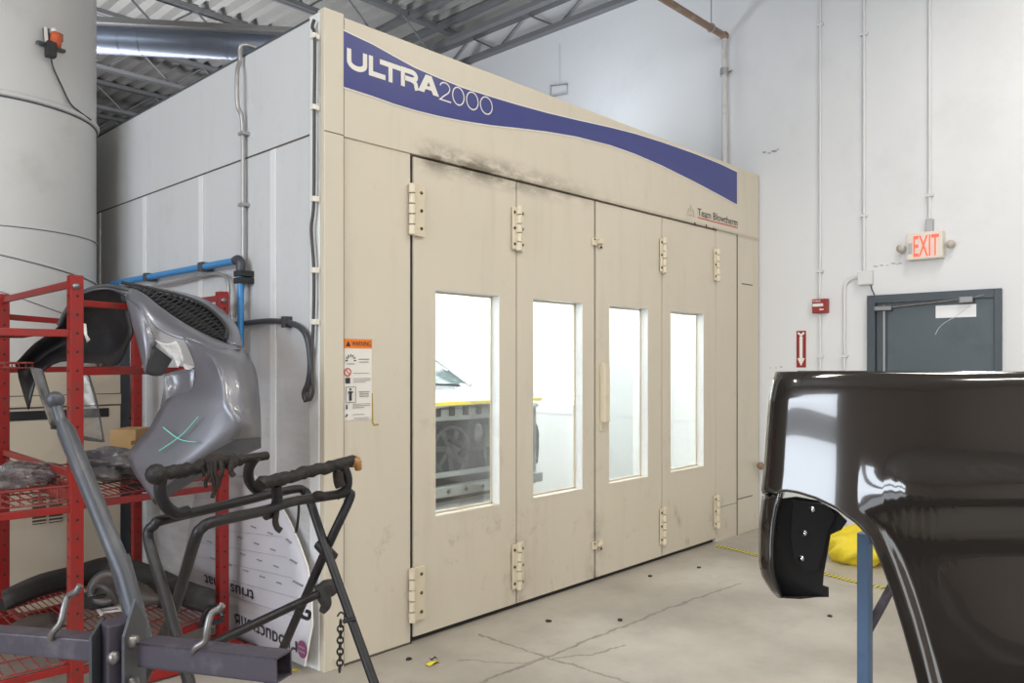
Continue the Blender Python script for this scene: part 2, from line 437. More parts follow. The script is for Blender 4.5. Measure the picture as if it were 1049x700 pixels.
# exit door
def box_on_wall(y0, y1, z0, z1, d0, d1, bev=.003):
    return MB().box((WX-d1, y0, z0), (WX-d0, y1, z1), bev)
D1 = bpy.data.objects.new('door_1', None); COL.objects.link(D1); D1.location = (WX, 1.95, 0); ORG['door_1'] = Vector(D1.location); struct(D1)
yl, yr, zt = 2.456, 1.438, 2.19
fr = MB().box((WX-.05, yl-.07, 0), (WX, yl, zt), .004); fr.box((WX-.05, yr, 0), (WX, yr+.05, zt), .004); fr.box((WX-.0495, yr+.05, zt-.07), (WX, yl-.07, zt-.0005), .001)
fr.build('door_frame', M['door_frame'], D1)
MB().box((WX-.028, yl-.16, 0), (WX, yl-.075, zt-.075), .003).build('fixed_jamb', M['door_frame'], D1)
MB().box((WX-.036, yl-.145, 0), (WX-.028, yl-.132, zt-.09), .001).build('edge_strip', M['grey_conduit'], D1)
leaf = MB().box((WX-.020, yr+.055, .01), (WX-.001, yl-.16, zt-.075), .003).build('leaf', M['door'], D1)
MB().tube([(WX-.03, 1.62, .95), (WX-.08, 1.62, .95), (WX-.08, 1.52, .95)], .012, 8).build('lever', M['bare_steel'], leaf)
cl = MB(); a = onx(912, 315, WX-.06); b = onx(990, 306, WX-.06)
cl.tube([a, b], .009, 8); c = onx(905, 316, WX-.06); cl.box(c-Vector((.02, .07, .02)), c+Vector((.05, .07, .02)), .004)
c = onx(990, 307, WX-.06); cl.box(c-Vector((.02, .05, .025)), c+Vector((.05, .05, .025)), .004)
cl.tube([onx(990, 307, WX-.06), onx(1012, 301, WX-.04)], .007, 6)
cl.build('closer', M['bare_steel'], D1)
p, q = onx(958.5, 314, WX-.024), onx(1000, 325, WX-.024)
t = thing('paper_notice', (WX-.022, 1.77, 1.97), 'white paper strip taped near the top of the dark exit door', 'notice')
MB().box((WX-.024, q.y, 1.972), (WX-.021, p.y, 2.075)).build('sheet', M['paper'], t)
tp = [onx(x, y, WX-.026) for x, y in ((958, 343), (962, 336), (969, 330), (978, 325), (986, 319), (994, 313))]
tag(MB().tube(smooth_path(tp), .0025, 6).build('wire', M['conduit']), 'thin pale wire curving over the dark exit door behind the paper strip', 'wire')

# exit sign
ey0, ey1, ez0, ez1 = 1.845, 2.12, 2.465, 2.69
t = thing('exit_sign', (WX, 1.98, ez0), 'cream box sign with glowing red EXIT letters above the dark door', 'sign')
MB().box((WX-.09, ey0, ez0), (WX-.002, ey1, ez1), .008).build('housing', M['exit_box'], t)
MB().text('EXIT', (WX-.093, ey1-.055, ez0+.022), (0, -1, 0), (0, 0, 1), .195, .175, .012).build('lettering', M['exit_red'], t)
MB().box((WX-.094, ey1-.045, ez0+.05), (WX-.088, ey1-.012, ez0+.14), .002).build('test_plate', M['grey_conduit'], t)
for yy, sg in ((ey1, 1), (ey0, -1)):
    m = MB().tube([(WX-.05, yy, 2.575), (WX-.05, yy+sg*.03, 2.575)], .012, 8)
    m.lathe([(.0, -.02), (.024, -.015), (.034, .012), (.036, .02), (.0, .024)], (WX-.055, yy+sg*.05, 2.575), (-.9, sg*.25, -.3), 16)
    m.build('lamp_head', M['bulb'], t)
MB().box((WX-.05, 1.93, 2.69), (WX-.002, 1.985, 2.80), .005).build('junction_bracket', M['grey_conduit'], t)

# conduits on the wall
def conduit(name, pts, r, label, mat, straps):
    t = thing(name, pts[0], label, 'conduit')
    MB().tube(pts, r, 10).build('tube', mat, t)
    for s in straps:
        s = Vector(s)
        MB().box(s-Vector((.016, .03, .012)), s+Vector((.018, .03, .012)), .002).build('strap', mat, t)
cx = WX-.018
conduit('conduit', [(cx, 2.878, 0), (cx, 2.878, 2.05)], .011, 'thin white conduit running down from the red alarm box to the floor', M['conduit'], [(cx, 2.878, 1.66)])
conduit('conduit', [(cx, 2.878, 2.18), (cx, 2.885, 2.26), (cx, 2.878, 2.4), (cx, 2.878, 5.93)], .012, 'thin white conduit rising from the red alarm box to the roof', M['conduit'], [(cx, 2.878, 2.44), (cx, 2.878, 4.7)])
conduit('conduit', [(cx, 2.489, 2.41), (cx, 2.489, 5.93)], .013, 'white conduit rising from the square junction box to the roof', M['conduit'], [(cx, 2.489, 2.9), (cx, 2.489, 4.5)])
conduit('conduit', [(cx, 1.961, 2.80), (cx, 1.961, 5.93)], .013, 'white conduit rising from the lit exit sign to the roof', M['conduit'], [(cx, 1.961, 3.0)])
arc = [(cx, 2.53, 2.36), (cx, 2.58, 2.355), (cx, 2.625, 2.335), (cx, 2.65, 2.295), (cx, 2.658, 2.25)]
conduit('bent_conduit', smooth_path(arc, 4) + [Vector((cx, 2.658, 0))], .012, 'white conduit with an elbow, dropping from the square junction box to the floor', M['conduit'], [(cx, 2.658, 1.66)])
t = thing('junction_box', (WX, 2.47, 2.29), 'small square white junction box near the corner of the dark door', 'junction box')
MB().box((WX-.06, 2.41, 2.285), (WX-.001, 2.535, 2.41), .006).build('box_body', M['conduit'], t)
MB().box((WX-.065, 2.418, 2.293), (WX-.06, 2.527, 2.402), .002).build('cover_plate', M['conduit'], t)
tag(MB().tube(smooth_path([(WX-.03, 2.43, 2.285), (WX-.02, 2.425, 2.25), (WX-.015, 2.405, 2.20), (WX-.04, 2.395, 2.18)]), .005, 6).build('door_wire', M['cable']), 'short dark wire from the junction box down to the door frame', 'wire')

# fire alarm and extinguisher arrow
t = thing('fire_alarm', (WX, 2.87, 2.05), 'dark red fire alarm pull box with a white band, on the white wall', 'fire alarm')
MB().box((WX-.055, 2.80, 2.055), (WX-.001, 2.94, 2.185), .006).build('alarm_box', M['alarm'], t)
MB().box((WX-.062, 2.835, 2.115), (WX-.055, 2.932, 2.142), .003).build('pull_bar', M['sticker'], t)
MB().text('FIRE', (WX-.0565, 2.93, 2.155), (0, -1, 0), (0, 0, 1), .07, .02).build('lettering', M['sticker'], t)
MB().box((WX-.060, 2.83, 2.082), (WX-.055, 2.868, 2.093), .001).build('latch_plate', M['sticker'], t)
t = thing('extinguisher_sign', (WX, 3.06, 1.56), 'narrow red sign with a white arrow pointing down, on the white wall', 'sign')
MB().box((WX-.006, 3.016, 1.558), (WX-.001, 3.106, 1.90), .001).build('plate', M['red'], t)
o = (WX-.0075, 3.061, 1.558)
MB().stroke([(0, .29), (0, .06)], .03, o, (0, -1, 0), (0, 0, 1)).poly([(WX-.0075, 3.061+.036, 1.645), (WX-.0075, 3.061, 1.572), (WX-.0075, 3.061-.036, 1.645)]).stroke([(-.03, .325), (0, .300), (.03, .325)], .018, o, (0, -1, 0), (0, 0, 1)).build('arrow', M['sticker'], t)

# sprinkler drop pipe
t = thing('sprinkler_pipe', (7.06, 3.80, 3.44), 'rusty overhead pipe turning down the white wall onto the booth roof', 'pipe')
MB().tube([(3.4, 3.80, 4.82), (7.06, 3.80, 4.84)], .032, 12).build('overhead_run', M['rust'], t)
MB().tube([(7.06, 3.80, 4.84), (7.06, 3.80, 3.43)], .030, 12).build('drop_run', M['white_pipe'], t)
MB().ball((7.06, 3.80, 4.84), .045).build('elbow', M['rust'], t)
MB().tube([(7.06, 3.80, 4.45), (7.06, 3.80, 4.52)], .042, 12).tube([(7.06, 3.72, 4.48), (7.15, 3.88, 4.48)], .010, 6).build('clamp', M['grey_conduit'], t)
t = thing('hanger_rod', (6.86, 3.80, 4.88), 'thin steel rod holding the rusty overhead pipe from the roof', 'rod')
MB().tube([(6.80, 3.80, 4.87), (6.80, 3.80, 5.93)], .006, 6).build('threaded_rod', M['grey_conduit'], t)
MB().tube([Vector((6.80, 3.80+.04*math.cos(a*PI/6), 4.84+.04*math.sin(a*PI/6))) for a in range(12)], .006, 6, closed=True).build('ring', M['grey_conduit'], t)
p = onx(573, 91, WX-.02)
t = thing('wall_bracket', p, 'small thin metal bracket on the white wall above the booth roof', 'bracket')
pr = [onx(x, y, WX-.03) for x, y in ((564, 88), (581, 86), (581, 96), (564, 99))]
MB().tube(pr, .008, 6, closed=True).build('loop', M['grey_conduit'], t)
MB().tube([onx(573, 45, WX-.02), onx(573, 87, WX-.02)], .010, 6).build('stem', M['conduit'], t)

# scuffs on the wall
def scuff(name, pts, w, label):
    m = MB()
    for i, (x, y) in enumerate(pts):
        p = onx(x, y, WX-.002); a = w*random.uniform(.5, 1.3)
        m.poly([p+Vector((0, a*math.cos(k), .35*a*math.sin(k+.3))) for k in [j*PI/4 for j in range(8)]])
    return struct(m.build(name, M['grey_conduit']))
scuff('trim_2', [(783, 156), (788, 157), (793, 155), (797, 153)], .03, '')
scuff('trim_3', [(897, 273), (903, 272), (909, 272), (915, 270), (919, 271), (922, 270)], .022, '')
scuff('trim_4', [(789, 377), (795, 377), (800, 376)], .02, '')

# ------------------------------------------------------------------ the spray booth
BY, BX0, BX1, BZ, BD = 3.48, 2.245, 7.13, 3.42, 9.6
XS = [2.837, 3.708, 4.550, 5.432, 6.304]
DT = 2.78
B = thing('spray_booth', (4.7, BY, 0), 'big cream and white paint spray booth with four windowed folding doors', 'spray booth')
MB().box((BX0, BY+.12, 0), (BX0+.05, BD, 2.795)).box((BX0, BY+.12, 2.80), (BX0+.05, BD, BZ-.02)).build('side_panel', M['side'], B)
MB().box((BX0+.05, BY+.10, 0), (BX0+.07, BD, 3.1)).build('side_lining', M['inner'], B)
MB().box((BX1-.06, BY+.10, 0), (BX1, BD, BZ-.02)).build('far_side_panel', M['inner'], B)
MB().box((BX0, BD, 0), (BX1, BD+.06, BZ-.02)).build('end_panel', M['inner'], B)
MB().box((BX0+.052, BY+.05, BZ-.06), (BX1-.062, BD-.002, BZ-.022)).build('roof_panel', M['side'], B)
MB().box((BX0+.05, BY+.10, 3.06), (BX1-.06, BD, 3.10)).build('inner_ceiling', M['inner'], B)
MB().box((BX0, BY+.03, 0), (BX0+.05, BY+.12, BZ), .004).build('corner_trim', M['white_trim'], B)
MB().box((BX0+.005, BY-.012, .0), (2.37, BY+.05, BZ+.015), .004).build('front_post', M['front'], B)
MB().box((6.703, BY-.006, .0), (BX1, BY+.05, BZ), .004).build('front_post', M['front'], B)
MB().box((2.37, BY, 0), (XS[0]-.012, BY+.06, DT+.012), .002).build('front_panel', M['front'], B)
MB().box((XS[4]+.004, BY, 0), (6.703-.004, BY+.06, DT+.012), .002).build('front_panel', M['front'], B)
MB().box((2.372, BY-.010, DT+.012), (6.701, BY+.05, BZ), .003).build('fascia_panel', M['front'], B)
MB().box((XS[0]-.03, BY+.06, DT-.02), (XS[4]+.03, BY+.10, BZ)).box((2.3, BY+.05, 0), (XS[0]-.012, BY+.10, BZ)).box((XS[4]+.01, BY+.06, 0), (BX1, BY+.10, BZ)).build('inner_frame', M['inner'], B)
MB().box((XS[0]-.02, BY+.03, 0), (XS[4], BY+.07, .03)).box((XS[0]-.012, BY+.015, 0), (XS[0]+.014, BY+.06, DT)).box((XS[2]-.02, BY+.03, 0), (XS[2]+.006, BY+.072, DT)).build('door_gap', M['seal'], B)
g = MB()
for x in (2.60,):
    pass
g.box((6.7012, BY-.0065, 0), (6.7038, BY+.01, BZ))
g.box((2.3685, BY-.011, 0), (2.3715, BY+.01, BZ))
g.box((6.31, BY-.0015, .30), (6.70, BY+.002, .304))
g.box((6.706, BY-.0075, .328), (7.0, BY-.004, .337))
g.box((6.78, BY-.0075, 2.338), (7.0, BY-.004, 2.348))
g.box((2.37, BY-.0015, 0), (XS[0], BY+.002, .012))
g.box((BX0+.005, BY-.0135, 2.795), (2.37, BY-.011, 2.799))
g.build('panel_seam', M['groove'], B)
# side battens and horizontal seam
for y in (3.96, 4.855, 5.75, 6.65):
    MB().box((BX0-.010, y-.03, .02), (BX0, y+.03, 2.79), .003).build('batten', M['white_trim'], B)
MB().box((BX0-.0025, BY+.12, 2.794), (BX0+.002, BD, 2.803)).build('side_seam', M['groove'], B)
MB().box((BX0-.004, BY+.12, BZ-.020), (BX0+.06, BD, BZ-.008), .001).build('roof_edge', M['silver_dark'], B)
# blue swoosh
up = [(352, 31), (382, 45.2), (403, 57), (424, 68.6), (449, 79.5), (474, 89.6), (503.6, 99), (528.8, 106.6), (560, 115.2), (590, 122.4), (625, 130.2), (650, 136.6), (677, 145), (711, 157), (737, 167.4), (755, 176)]
lw = [(352, 89.6), (382, 99.3), (403, 106.8), (424, 113.2), (449, 119.4), (474, 124.4), (503.6, 129), (528.8, 131.6), (560, 135.4), (590, 140.4), (625, 149.2), (650, 158), (677, 169.6), (711, 186.4), (737, 200.2), (755, 210)]
sp = [[ony(x, y, BY-.0125) for x, y in up], [ony(x, y, BY-.0125) for x, y in lw]]
MB().grid(sp, False).build('blue_stripe', M['blue'], B)
edge = MB()
for row in sp:
    edge.stroke([(p.x, p.z) for p in row], .007, (0, BY-.0132, 0), (1, 0, 0), (0, 0, 1))
edge.build('stripe_edge', M['letter'], B)
# big lettering, drawn stroke by stroke: every glyph fills its own cell
arc = lambda cx, cy, rx, ry, a0, a1, n=14: [(cx+rx*math.cos(math.radians(a0+(a1-a0)*i/n)), cy+ry*math.sin(math.radians(a0+(a1-a0)*i/n))) for i in range(n+1)]
def glyph(m, gph, px0, px1, zb, h, w):
    xa, xb = ony(px0, 80, BY).x, ony(px1, 80, BY).x
    for path, inset in gph:
        q = w/2 if inset else 0
        m.stroke([(xa+q+a*(xb-xa-2*q), q+b*(h-2*q)) for a, b in path], w, (0, BY-.0135, zb), (1, 0, 0), (0, 0, 1))
    return m
U_ = [([(0, 1.22)] + arc(.5, .40, .5, .40, 180, 360, 18) + [(1, 1.22)], 1)]
L_ = [([(0, 1.22), (0, 0), (1.2, 0)], 1)]
T_ = [([(-.2, 1), (1.2, 1)], 1), ([(.5, 1.1), (.5, -.22)], 1)]
R_ = [([(0, -.22), (0, 1), (.55, 1)] + arc(.62, .72, .34, .28, 80, -90, 10) + [(.1, .44)], 1), ([(.55, .44), (.82, .36), (.94, .20), (.97, -.02), (1.03, -.22)], 1)]
A_ = []
O_ = [(arc(.5, .5, .5, .5, 0, 360, 32), 1)]
two = [(arc(.46, .72, .44, .28, 170, -20, 16) + [(.74, .46), (.36, .24), (.02, 0), (1.02, 0)], 1)]
zb, hh = ony(376, 77.7, BY).z, ony(376, 57.7, BY).z-ony(376, 77.7, BY).z
zb2 = ony(447, 99.7, BY).z
m = MB()
for k, (g_, a, b) in enumerate(((U_, 353.8, 374.6), (L_, 376.2, 393), (T_, 388.5, 408), (R_, 409, 427), (A_, 426.5, 447.5))):
    glyph(m, g_, a, b, zb+(zb2-zb)*k/4, hh, .028)
xa, xb = ony(426.5, 80, BY).x, ony(448, 80, BY).x
for q_, pl_ in enumerate((((0, 0), (.29, 0), (.62, 1), (.36, 1)), ((1, 0), (.71, 0), (.38, 1), (.64, 1)), ((.2, .20), (.8, .20), (.72, .40), (.28, .40)))):
    m.poly([(xa+a*(xb-xa), BY-.0145-.0004*q_, zb2+b*hh) for a, b in pl_])
m.build('bold_lettering', M['letter'], B)
m = MB()
for g_, a, b in ((two, 448.5, 460.8), (O_, 461.6, 474.2), (O_, 475.8, 488.6), (O_, 490, 503)):
    glyph(m, g_, a, b, 3.148, .113, .0075)
m.build('thin_numeral', M['letter'], B)
tm = MB().text('Team Blowtherm', (5.975, BY-.0125, 2.868), (1, 0, 0), (0, 0, 1), .715, .066, .004); tm.build('maker_lettering', M['black_ink'], B)
MB().box((5.975, BY-.0128, 2.849), (6.69, BY-.0112, 2.858)).build('red_underline', M['red_ink'], B)
ft = MB()
for k in range(3):
    a = PI/2 + (k-1)*.75
    ft.stroke([(0, 0), (.035*math.cos(a), .06*math.sin(a))], .012, (5.86+.05*(k-1), BY-.0125, 2.885-.014*abs(k-1)), (1, 0, 0), (0, 0, 1))
ft.stroke([(-.07, -.03), (.07, -.03)], .006, (5.86, BY-.0125, 2.885), (1, 0, 0), (0, 0, 1))
ft.build('faded_emblem', M['faint_ink'], B)
sm = MB()
for x, z in ((5.93, 2.795), (6.12, 2.80), (6.25, 2.79), (6.29, 2.785)):
    sm.ball((x, BY-.012, z), .012, (1, .3, 1), 8)
sm.build('screw_head', M['screw'], B)
# hinges
def hinge(parent, x, z0, z1, wl, wr):
    m = MB()
    if wr: m.box((x, BY-.020, z0), (x+wr, BY-.008, z1), .002)
    if wl: m.box((x-wl, BY-.020, z0+.01), (x, BY-.008, z1-.01), .002)
    k = 5; h = (z1-z0)/k
    for i in range(k):
        m.tube([(x, BY-.026, z0+i*h+.004), (x, BY-.026, z0+(i+1)*h-.004)], .019 if i % 2 else .021, 12)
    o = m.build('hinge', M['cream'], parent)
    s = MB()
    for zz in (z0+.045, (z0+z1)/2, z1-.045):
        if wr: s.lathe([(0, .006), (.009, .004), (.010, 0)], (x+wr*.72, BY-.020, zz), (0, -1, 0), 10)
        if wl: s.lathe([(0, .006), (.009, .004), (.010, 0)], (x-wl*.72, BY-.020, zz), (0, -1, 0), 10)
    return o, s
HZ = [(2.325, 2.62), (.128, .435)]
WIN = [(3.013, 3.553), (3.869, 4.402), (4.717, 5.234), (5.563, 6.099)]
WZ0, WZ1, TK = .695, 2.03, .075
for i in range(4):
    x0, x1 = XS[i]+(.012 if i == 0 else .005), XS[i+1]-.005
    if i == 1: x1 -= .012
    w0, w1 = WIN[i]
    z0 = .034
    m = MB()
    m.box((x0, BY, z0), (w0, BY+TK, DT)); m.box((w1, BY, z0), (x1, BY+TK, DT)); m.box((w0, BY, z0), (w1, BY+TK, WZ0)); m.box((w0, BY, WZ1), (w1, BY+TK, DT))
    lf = m.build('door_leaf', M['front'], B)
    ln = MB(); e = .004
    ln.box((w0, BY+.002, WZ0), (w0+e, BY+TK, WZ1)); ln.box((w1-e, BY+.002, WZ0), (w1, BY+TK, WZ1)); ln.box((w0, BY+.004, WZ1-e), (w1, BY+TK, WZ1)); MB().box((w0, BY+.004, WZ0), (w1, BY+TK-.012, WZ0+e)).build('window_sill', M['front'], lf)
    for zz in (WZ0+.25, 1.36, WZ1-.25): ln.ball((w1-e, BY+.04, zz), .006, n=8)
    ln.build('window_liner', M['white_trim'], lf)
    b = MB(); s_ = .014
    b.box((w0, BY+TK-.010, WZ0), (w0+s_, BY+TK-.002, WZ1)); b.box((w1-s_, BY+TK-.010, WZ0), (w1, BY+TK-.002, WZ1)); b.box((w0, BY+TK-.010, WZ1-s_), (w1, BY+TK-.002, WZ1)); b.box((w0, BY+TK-.010, WZ0), (w1, BY+TK-.002, WZ0+s_))
    b.build('glazing_bead', M['grey_beige'], lf)
    MB().box((w0+.004, BY+TK-.007, WZ0+.004), (w1-.004, BY+TK-.003, WZ1-.004)).build('window_pane', M['glass'], lf)
    fm = MB()
    fm.box((w0-.012, BY-.0015, WZ0-.022), (w1+.010, BY+.002, WZ0)); fm.box((w0-.012, BY-.0012, WZ0), (w0, BY+.002, WZ1+.01))
    fm.build('window_trim', M['front'], lf)
    if i == 0: hs = [(XS[0]-.018, 0, .10)]
    elif i == 1: hs = [(XS[1], .052, .052)]
    elif i == 2: hs = []
    else: hs = [(XS[3], .045, .045), (XS[4], .045, .03)]
    for hx, wl, wr in hs:
        for a, c in HZ:
            ho, sc_ = hinge(lf, hx, a, c, wl, wr)
            sc_.build('hinge_screw', M['screw'], lf)
    if i == 2:
        MB().box((4.597, BY-.052, 1.165), (4.66, BY-.012, 1.585), .006).box((4.606, BY-.014, 1.10), (4.650, BY+.001, 1.60), .003).build('pull_handle', M['cream'], lf)
        for zz in (2.478, .272):
            l = MB().box((4.572, BY-.02, zz-.035), (4.625, BY-.002, zz+.035), .004).tube([(4.545, BY-.022, zz), (4.60, BY-.022, zz)], .014, 10).box((4.50, BY-.02, zz-.025), (4.548, BY-.002, zz+.03), .004)
            l.build('latch', M['cream'], lf)
            MB().ball((4.59, BY-.022, zz-.03), .010, n=8).ball((4.515, BY-.020, zz+.018), .008, n=8).build('latch_screw', M['screw'], lf)
# inside lights
for y in (4.5, 6.2, 7.9):
    for x in (2.9, 4.68, 6.45):
        MB().box((x-.3, y-.62, 3.035), (x+.3, y+.62, 3.058), .004).build('ceiling_light', M['led'], B)
for y in (5.85, 7.65):
    MB().box((BX1-.075, y-.32, 1.12), (BX1-.061, y+.32, 1.80), .004).build('wall_light', M['led'], B)
MB().box((BX1-.066, BY+.2, 1.0), (BX1-.06, BD, 1.012)).build('lining_seam', M['white_trim'], B)

# warning notice
wx0, wx1, wz0, wz1 = 2.372, 2.555, 1.295, 1.728
wy = BY-.003
t = thing('warning_sign', (2.46, wy, wz0), 'tall white warning notice with an orange header, stuck beside the first booth door', 'sign')
MB().box((wx0, wy, wz0), (wx1, BY-.0005, wz1)).build('sheet', M['sticker'], t)
MB().box((wx0, wy-.001, wz1-.05), (wx1+.002, BY-.001, wz1)).build('orange_header', M['orange'], t)
MB().text('WARNING', (wx0+.052, wy-.002, wz1-.038), (1, 0, 0), (0, 0, 1), .122, .027, .01).poly([(wx0+.014, wy-.002, wz1-.04), (wx0+.046, wy-.002, wz1-.04), (wx0+.030, wy-.002, wz1-.010)]).build('header_lettering', M['black_ink'], t)
pc = MB(); oo = (wx0, wy-.002, wz0); R3, U3 = (1, 0, 0), (0, 0, 1)
for k in range(7):
    a = PI*k/6
    pc.stroke([(.045+.020*math.cos(a), .318+.020*math.sin(a)), (.045+.034*math.cos(a), .318+.034*math.sin(a))], .006, oo, R3, U3)
pc.stroke([(.022, .300), (.07, .300)], .003, oo, R3, U3)
pc.stroke([(.012, .212), (.040, .212)], .030, oo, R3, U3)
pc.stroke([(.042, .160), (.042, .170)], .012, oo, R3, U3).stroke([(.042, .105), (.042, .155)], .016, oo, R3, U3).stroke([(.026, .150), (.058, .150)], .008, oo, R3, U3).stroke([(.014, .095), (.014, .178), (.074, .178), (.074, .095)], .0025, oo, R3, U3, close=True)
pc.stroke([(.018, .060), (.018, .085)], .008, oo, R3, U3).stroke([(.012, .020), (.022, .035)], .008, oo, R3, U3)
pc.build('pictogram', M['black_ink'], t)
MB().stroke(arc(.026, .256, .020, .020, 0, 360, 20), .006, oo, R3, U3).stroke([(.012, .270), (.040, .242)], .005, oo, R3, U3).build('red_pictogram', M['red_ink'], t)
ln = MB()
for zz, a, c in ((.325, .095, .165), (.310, .1, .16), (.250, .06, .165), (.222, .06, .17), (.212, .06, .17), (.202, .06, .14), (.150, .095, .165), (.138, .1, .16), (.126, .1, .16), (.085, .055, .17), (.076, .055, .17), (.066, .055, .13), (.030, .055, .13), (.010, .06, .16)):
    ln.stroke([(a, zz), (c, zz)], .0045 if zz in (.325, .31, .15, .138, .126) else .003, oo, R3, U3)
ln.build('small_print', M['grey_ink'], t)
st = MB().stroke([(.186, .10), (.188, .03), (.190, -.06), (.20, -.075), (.23, -.072)], .010, (wx0, BY-.0012, wz0+.04), R3, U3)
st.build('rust_run', M['yellow_print'], t)

# ------------------------------------------------------------------ services on the booth side
SX = BX0-.028
def side(px, py, off=0): return onx(px, py, SX-off)
t = thing('side_conduit', side(248, 265), 'grey conduit with an offset bend running up the white booth side', 'conduit')
pts = [Vector((BX0+.12, side(249.5, 57).y, BZ+.03)), Vector((BX0-.03, side(249, 57).y, BZ+.03)), side(246, 62), side(243, 75, .03), side(243.5, 108, .03), side(248.5, 126), side(249, 200), side(249, 262), side(247, 285), side(240, 325)]
MB().tube(smooth_path(pts, 5), .013, 10).build('tube', M['grey_conduit'], t)
for py in (137, 210): MB().box(side(249, py)-Vector((.018, .03, .01)), side(249, py)+Vector((.028, .03, .01)), .002).build('strap', M['grey_conduit'], t)
t = thing('corner_cable', side(321.5, 60), 'dark cable clipped down the front corner of the booth, looped at its end', 'cable')
pts = [side(322, 20), side(320, 28), side(322.5, 40), side(322, 110), side(321.5, 205), side(319, 235), side(321.5, 275), side(321, 330), side(318, 380), side(313, 398), side(317, 410), side(321, 400), side(319, 382)]
MB().tube(smooth_path(pts, 5), .009, 8).build('cord', M['cable'], t)
for py in (37, 110, 204, 277, 330):
    MB().box(side(321.5, py)-Vector((.014, .016, .014)), side(321.5, py)+Vector((.026, .016, .014)), .003).build('clip', M['letter'], t)
t = thing('brown_hose', side(300, 330), 'brown hose crossing the booth side and hanging at the front corner', 'hose')
pts = [side(225, 334), side(245, 332), side(275, 329), side(297, 331), side(310, 338), side(316, 352), side(318, 375), side(316, 392), side(312, 403), side(314, 411)]
MB().tube(smooth_path(pts, 5), .016, 10).build('hose_tube', M['grey_steel'], t)
MB().box(side(293, 330)-Vector((.02, .02, .03)), side(293, 330)+Vector((.028, .02, .03)), .003).build('hanger', M['cable'], t)
t = thing('blue_air_pipe', side(247, 268), 'bright blue air pipe with an elbow, fixed along the booth side', 'pipe')
za = side(247, 268).z; ya, yb = side(247, 268).y, side(120, 290).y
MB().tube([(SX-.036, yb, za), (SX-.036, ya, za)], .021, 12).build('level_run', M['blue_pipe'], t)
yv = side(252.5, 280).y
MB().tube([(SX-.036, yv, za-.05), (SX-.036, yv, 1.28)], .019, 12).build('drop_run', M['blue_pipe'], t)
MB().tube(smooth_path([(SX-.036, ya, za), (SX-.036, yv+.03, za+.005), (SX-.036, yv, za-.02), (SX-.036, yv, za-.07)], 4), .027, 12).build('elbow', M['grey_steel'], t)
for py in (288, 281):
    c = side(252.5, py); MB().box((SX-.06, c.y-.04, c.z-.017), (BX0-.0005, c.y+.04, c.z+.017), .003).build('clamp', M['black_plastic'], t)
for px in (157, 214):
    c = side(px, 0); MB().box((SX-.06, c.y-.03, za-.028), (BX0-.011, c.y+.03, za+.028), .004).build('clamp', M['grey_steel'], t)
t = thing('grey_air_hose', side(215, 281), 'thin grey hose looping below the blue air pipe on the booth side', 'hose')
pts = [side(140, 297, .02), side(180, 289, .02), side(212, 281, .02), side(228, 282, .02), side(234, 292, .02), side(234, 315, .02), side(236, 340, .02)]
MB().tube(smooth_path(pts, 5), .011, 8).build('hose_tube', M['grey_conduit'], t)

# ------------------------------------------------------------------ machine and exhaust stack beside the booth
MY = 5.72
t = thing('extractor_cabinet', (.6, MY, 0), 'beige metal extractor cabinet with a black strip, standing beside the booth wall', 'machine')
MB().box((-1.5, MY, 0), (2.07, MY+1.5, 1.56), .01).build('cabinet', M['grey_beige'], t)
zs = ony(100, 423, MY).z
MB().box((-1.5, MY-.006, zs-.03), (1.99, MY+.001, zs+.03), .002).build('black_strip', M['black_plastic'], t)
zz = ony(100, 409.5, MY).z
MB().box((-1.5, MY-.004, zz-.035), (2.07, MY+.001, zz+.035), .003).build('rail_strip', M['grey_beige'], t)
MB().box((-1.5, MY-.0045, zz+.035), (2.07, MY, zz+.04)).box((-1.5, MY-.0045, zz-.045), (2.07, MY, zz-.035)).build('strip_seam', M['groove'], t)
c = ony(133, 427, MY); MB().lathe([(.014, 0), (.014, .02), (0, .022)], c, (0, -1, 0), 12).build('knob', M['black_plastic'], t)
for a, b in (((33, 505), (47, 538)), ((50, 503), (64, 536))):
    p, q = ony(a[0], b[1], MY), ony(b[0], a[1], MY)
    v = MB().box((p.x, MY-.004, p.z), (q.x, MY-.001, q.z)).build('vent', M['groove'], t)
    sl = MB()
    for k in range(9): zk = p.z+(q.z-p.z)*(k+.5)/9; sl.box((p.x, MY-.010, zk-.004), (q.x, MY-.004, zk+.004))
    sl.build('louvre_slat', M['grey_beige'], v)
MB().box((2.085, MY+.05, 0), (2.15, MY+.15, 1.75), .004).build('green_upright', M['door_frame'], t)
CC, CR = Vector((1.46, 6.45, 0)), .66
t = thing('exhaust_stack', (1.46, 6.45, 1.56), 'huge round white exhaust stack rising to the roof beside the booth', 'exhaust stack')
MB().lathe([(CR, 1.572), (CR, 5.93)], (1.46, 6.45, 0), (0, 0, 1), 64).build('stack_tube', M['duct_white'], t)
def ring(z, r, tx, ty, name='seam_band', mat=None):
    n = 72
    pts = [(CC.x+(CR+.002)*math.cos(2*PI*k/n), CC.y+(CR+.002)*math.sin(2*PI*k/n), z+tx*math.cos(2*PI*k/n)+ty*math.sin(2*PI*k/n)) for k in range(n)]
    return MB().tube(pts, r, 8, closed=True).build(name, mat or M['duct_white'], t)
ring(3.33, .020, 0, 0); ring(3.305, .006, 0, 0, mat=M['silver_dark'])
ring(2.485, .007, 0, 0); ring(2.478, .003, 0, 0, mat=M['silver_dark'])
ring(2.30, .008, -.12, .02); ring(2.29, .003, -.12, .02, mat=M['silver_dark'])
ring(2.08, .006, -.22, .05); ring(2.074, .003, -.22, .05, mat=M['silver_dark'])
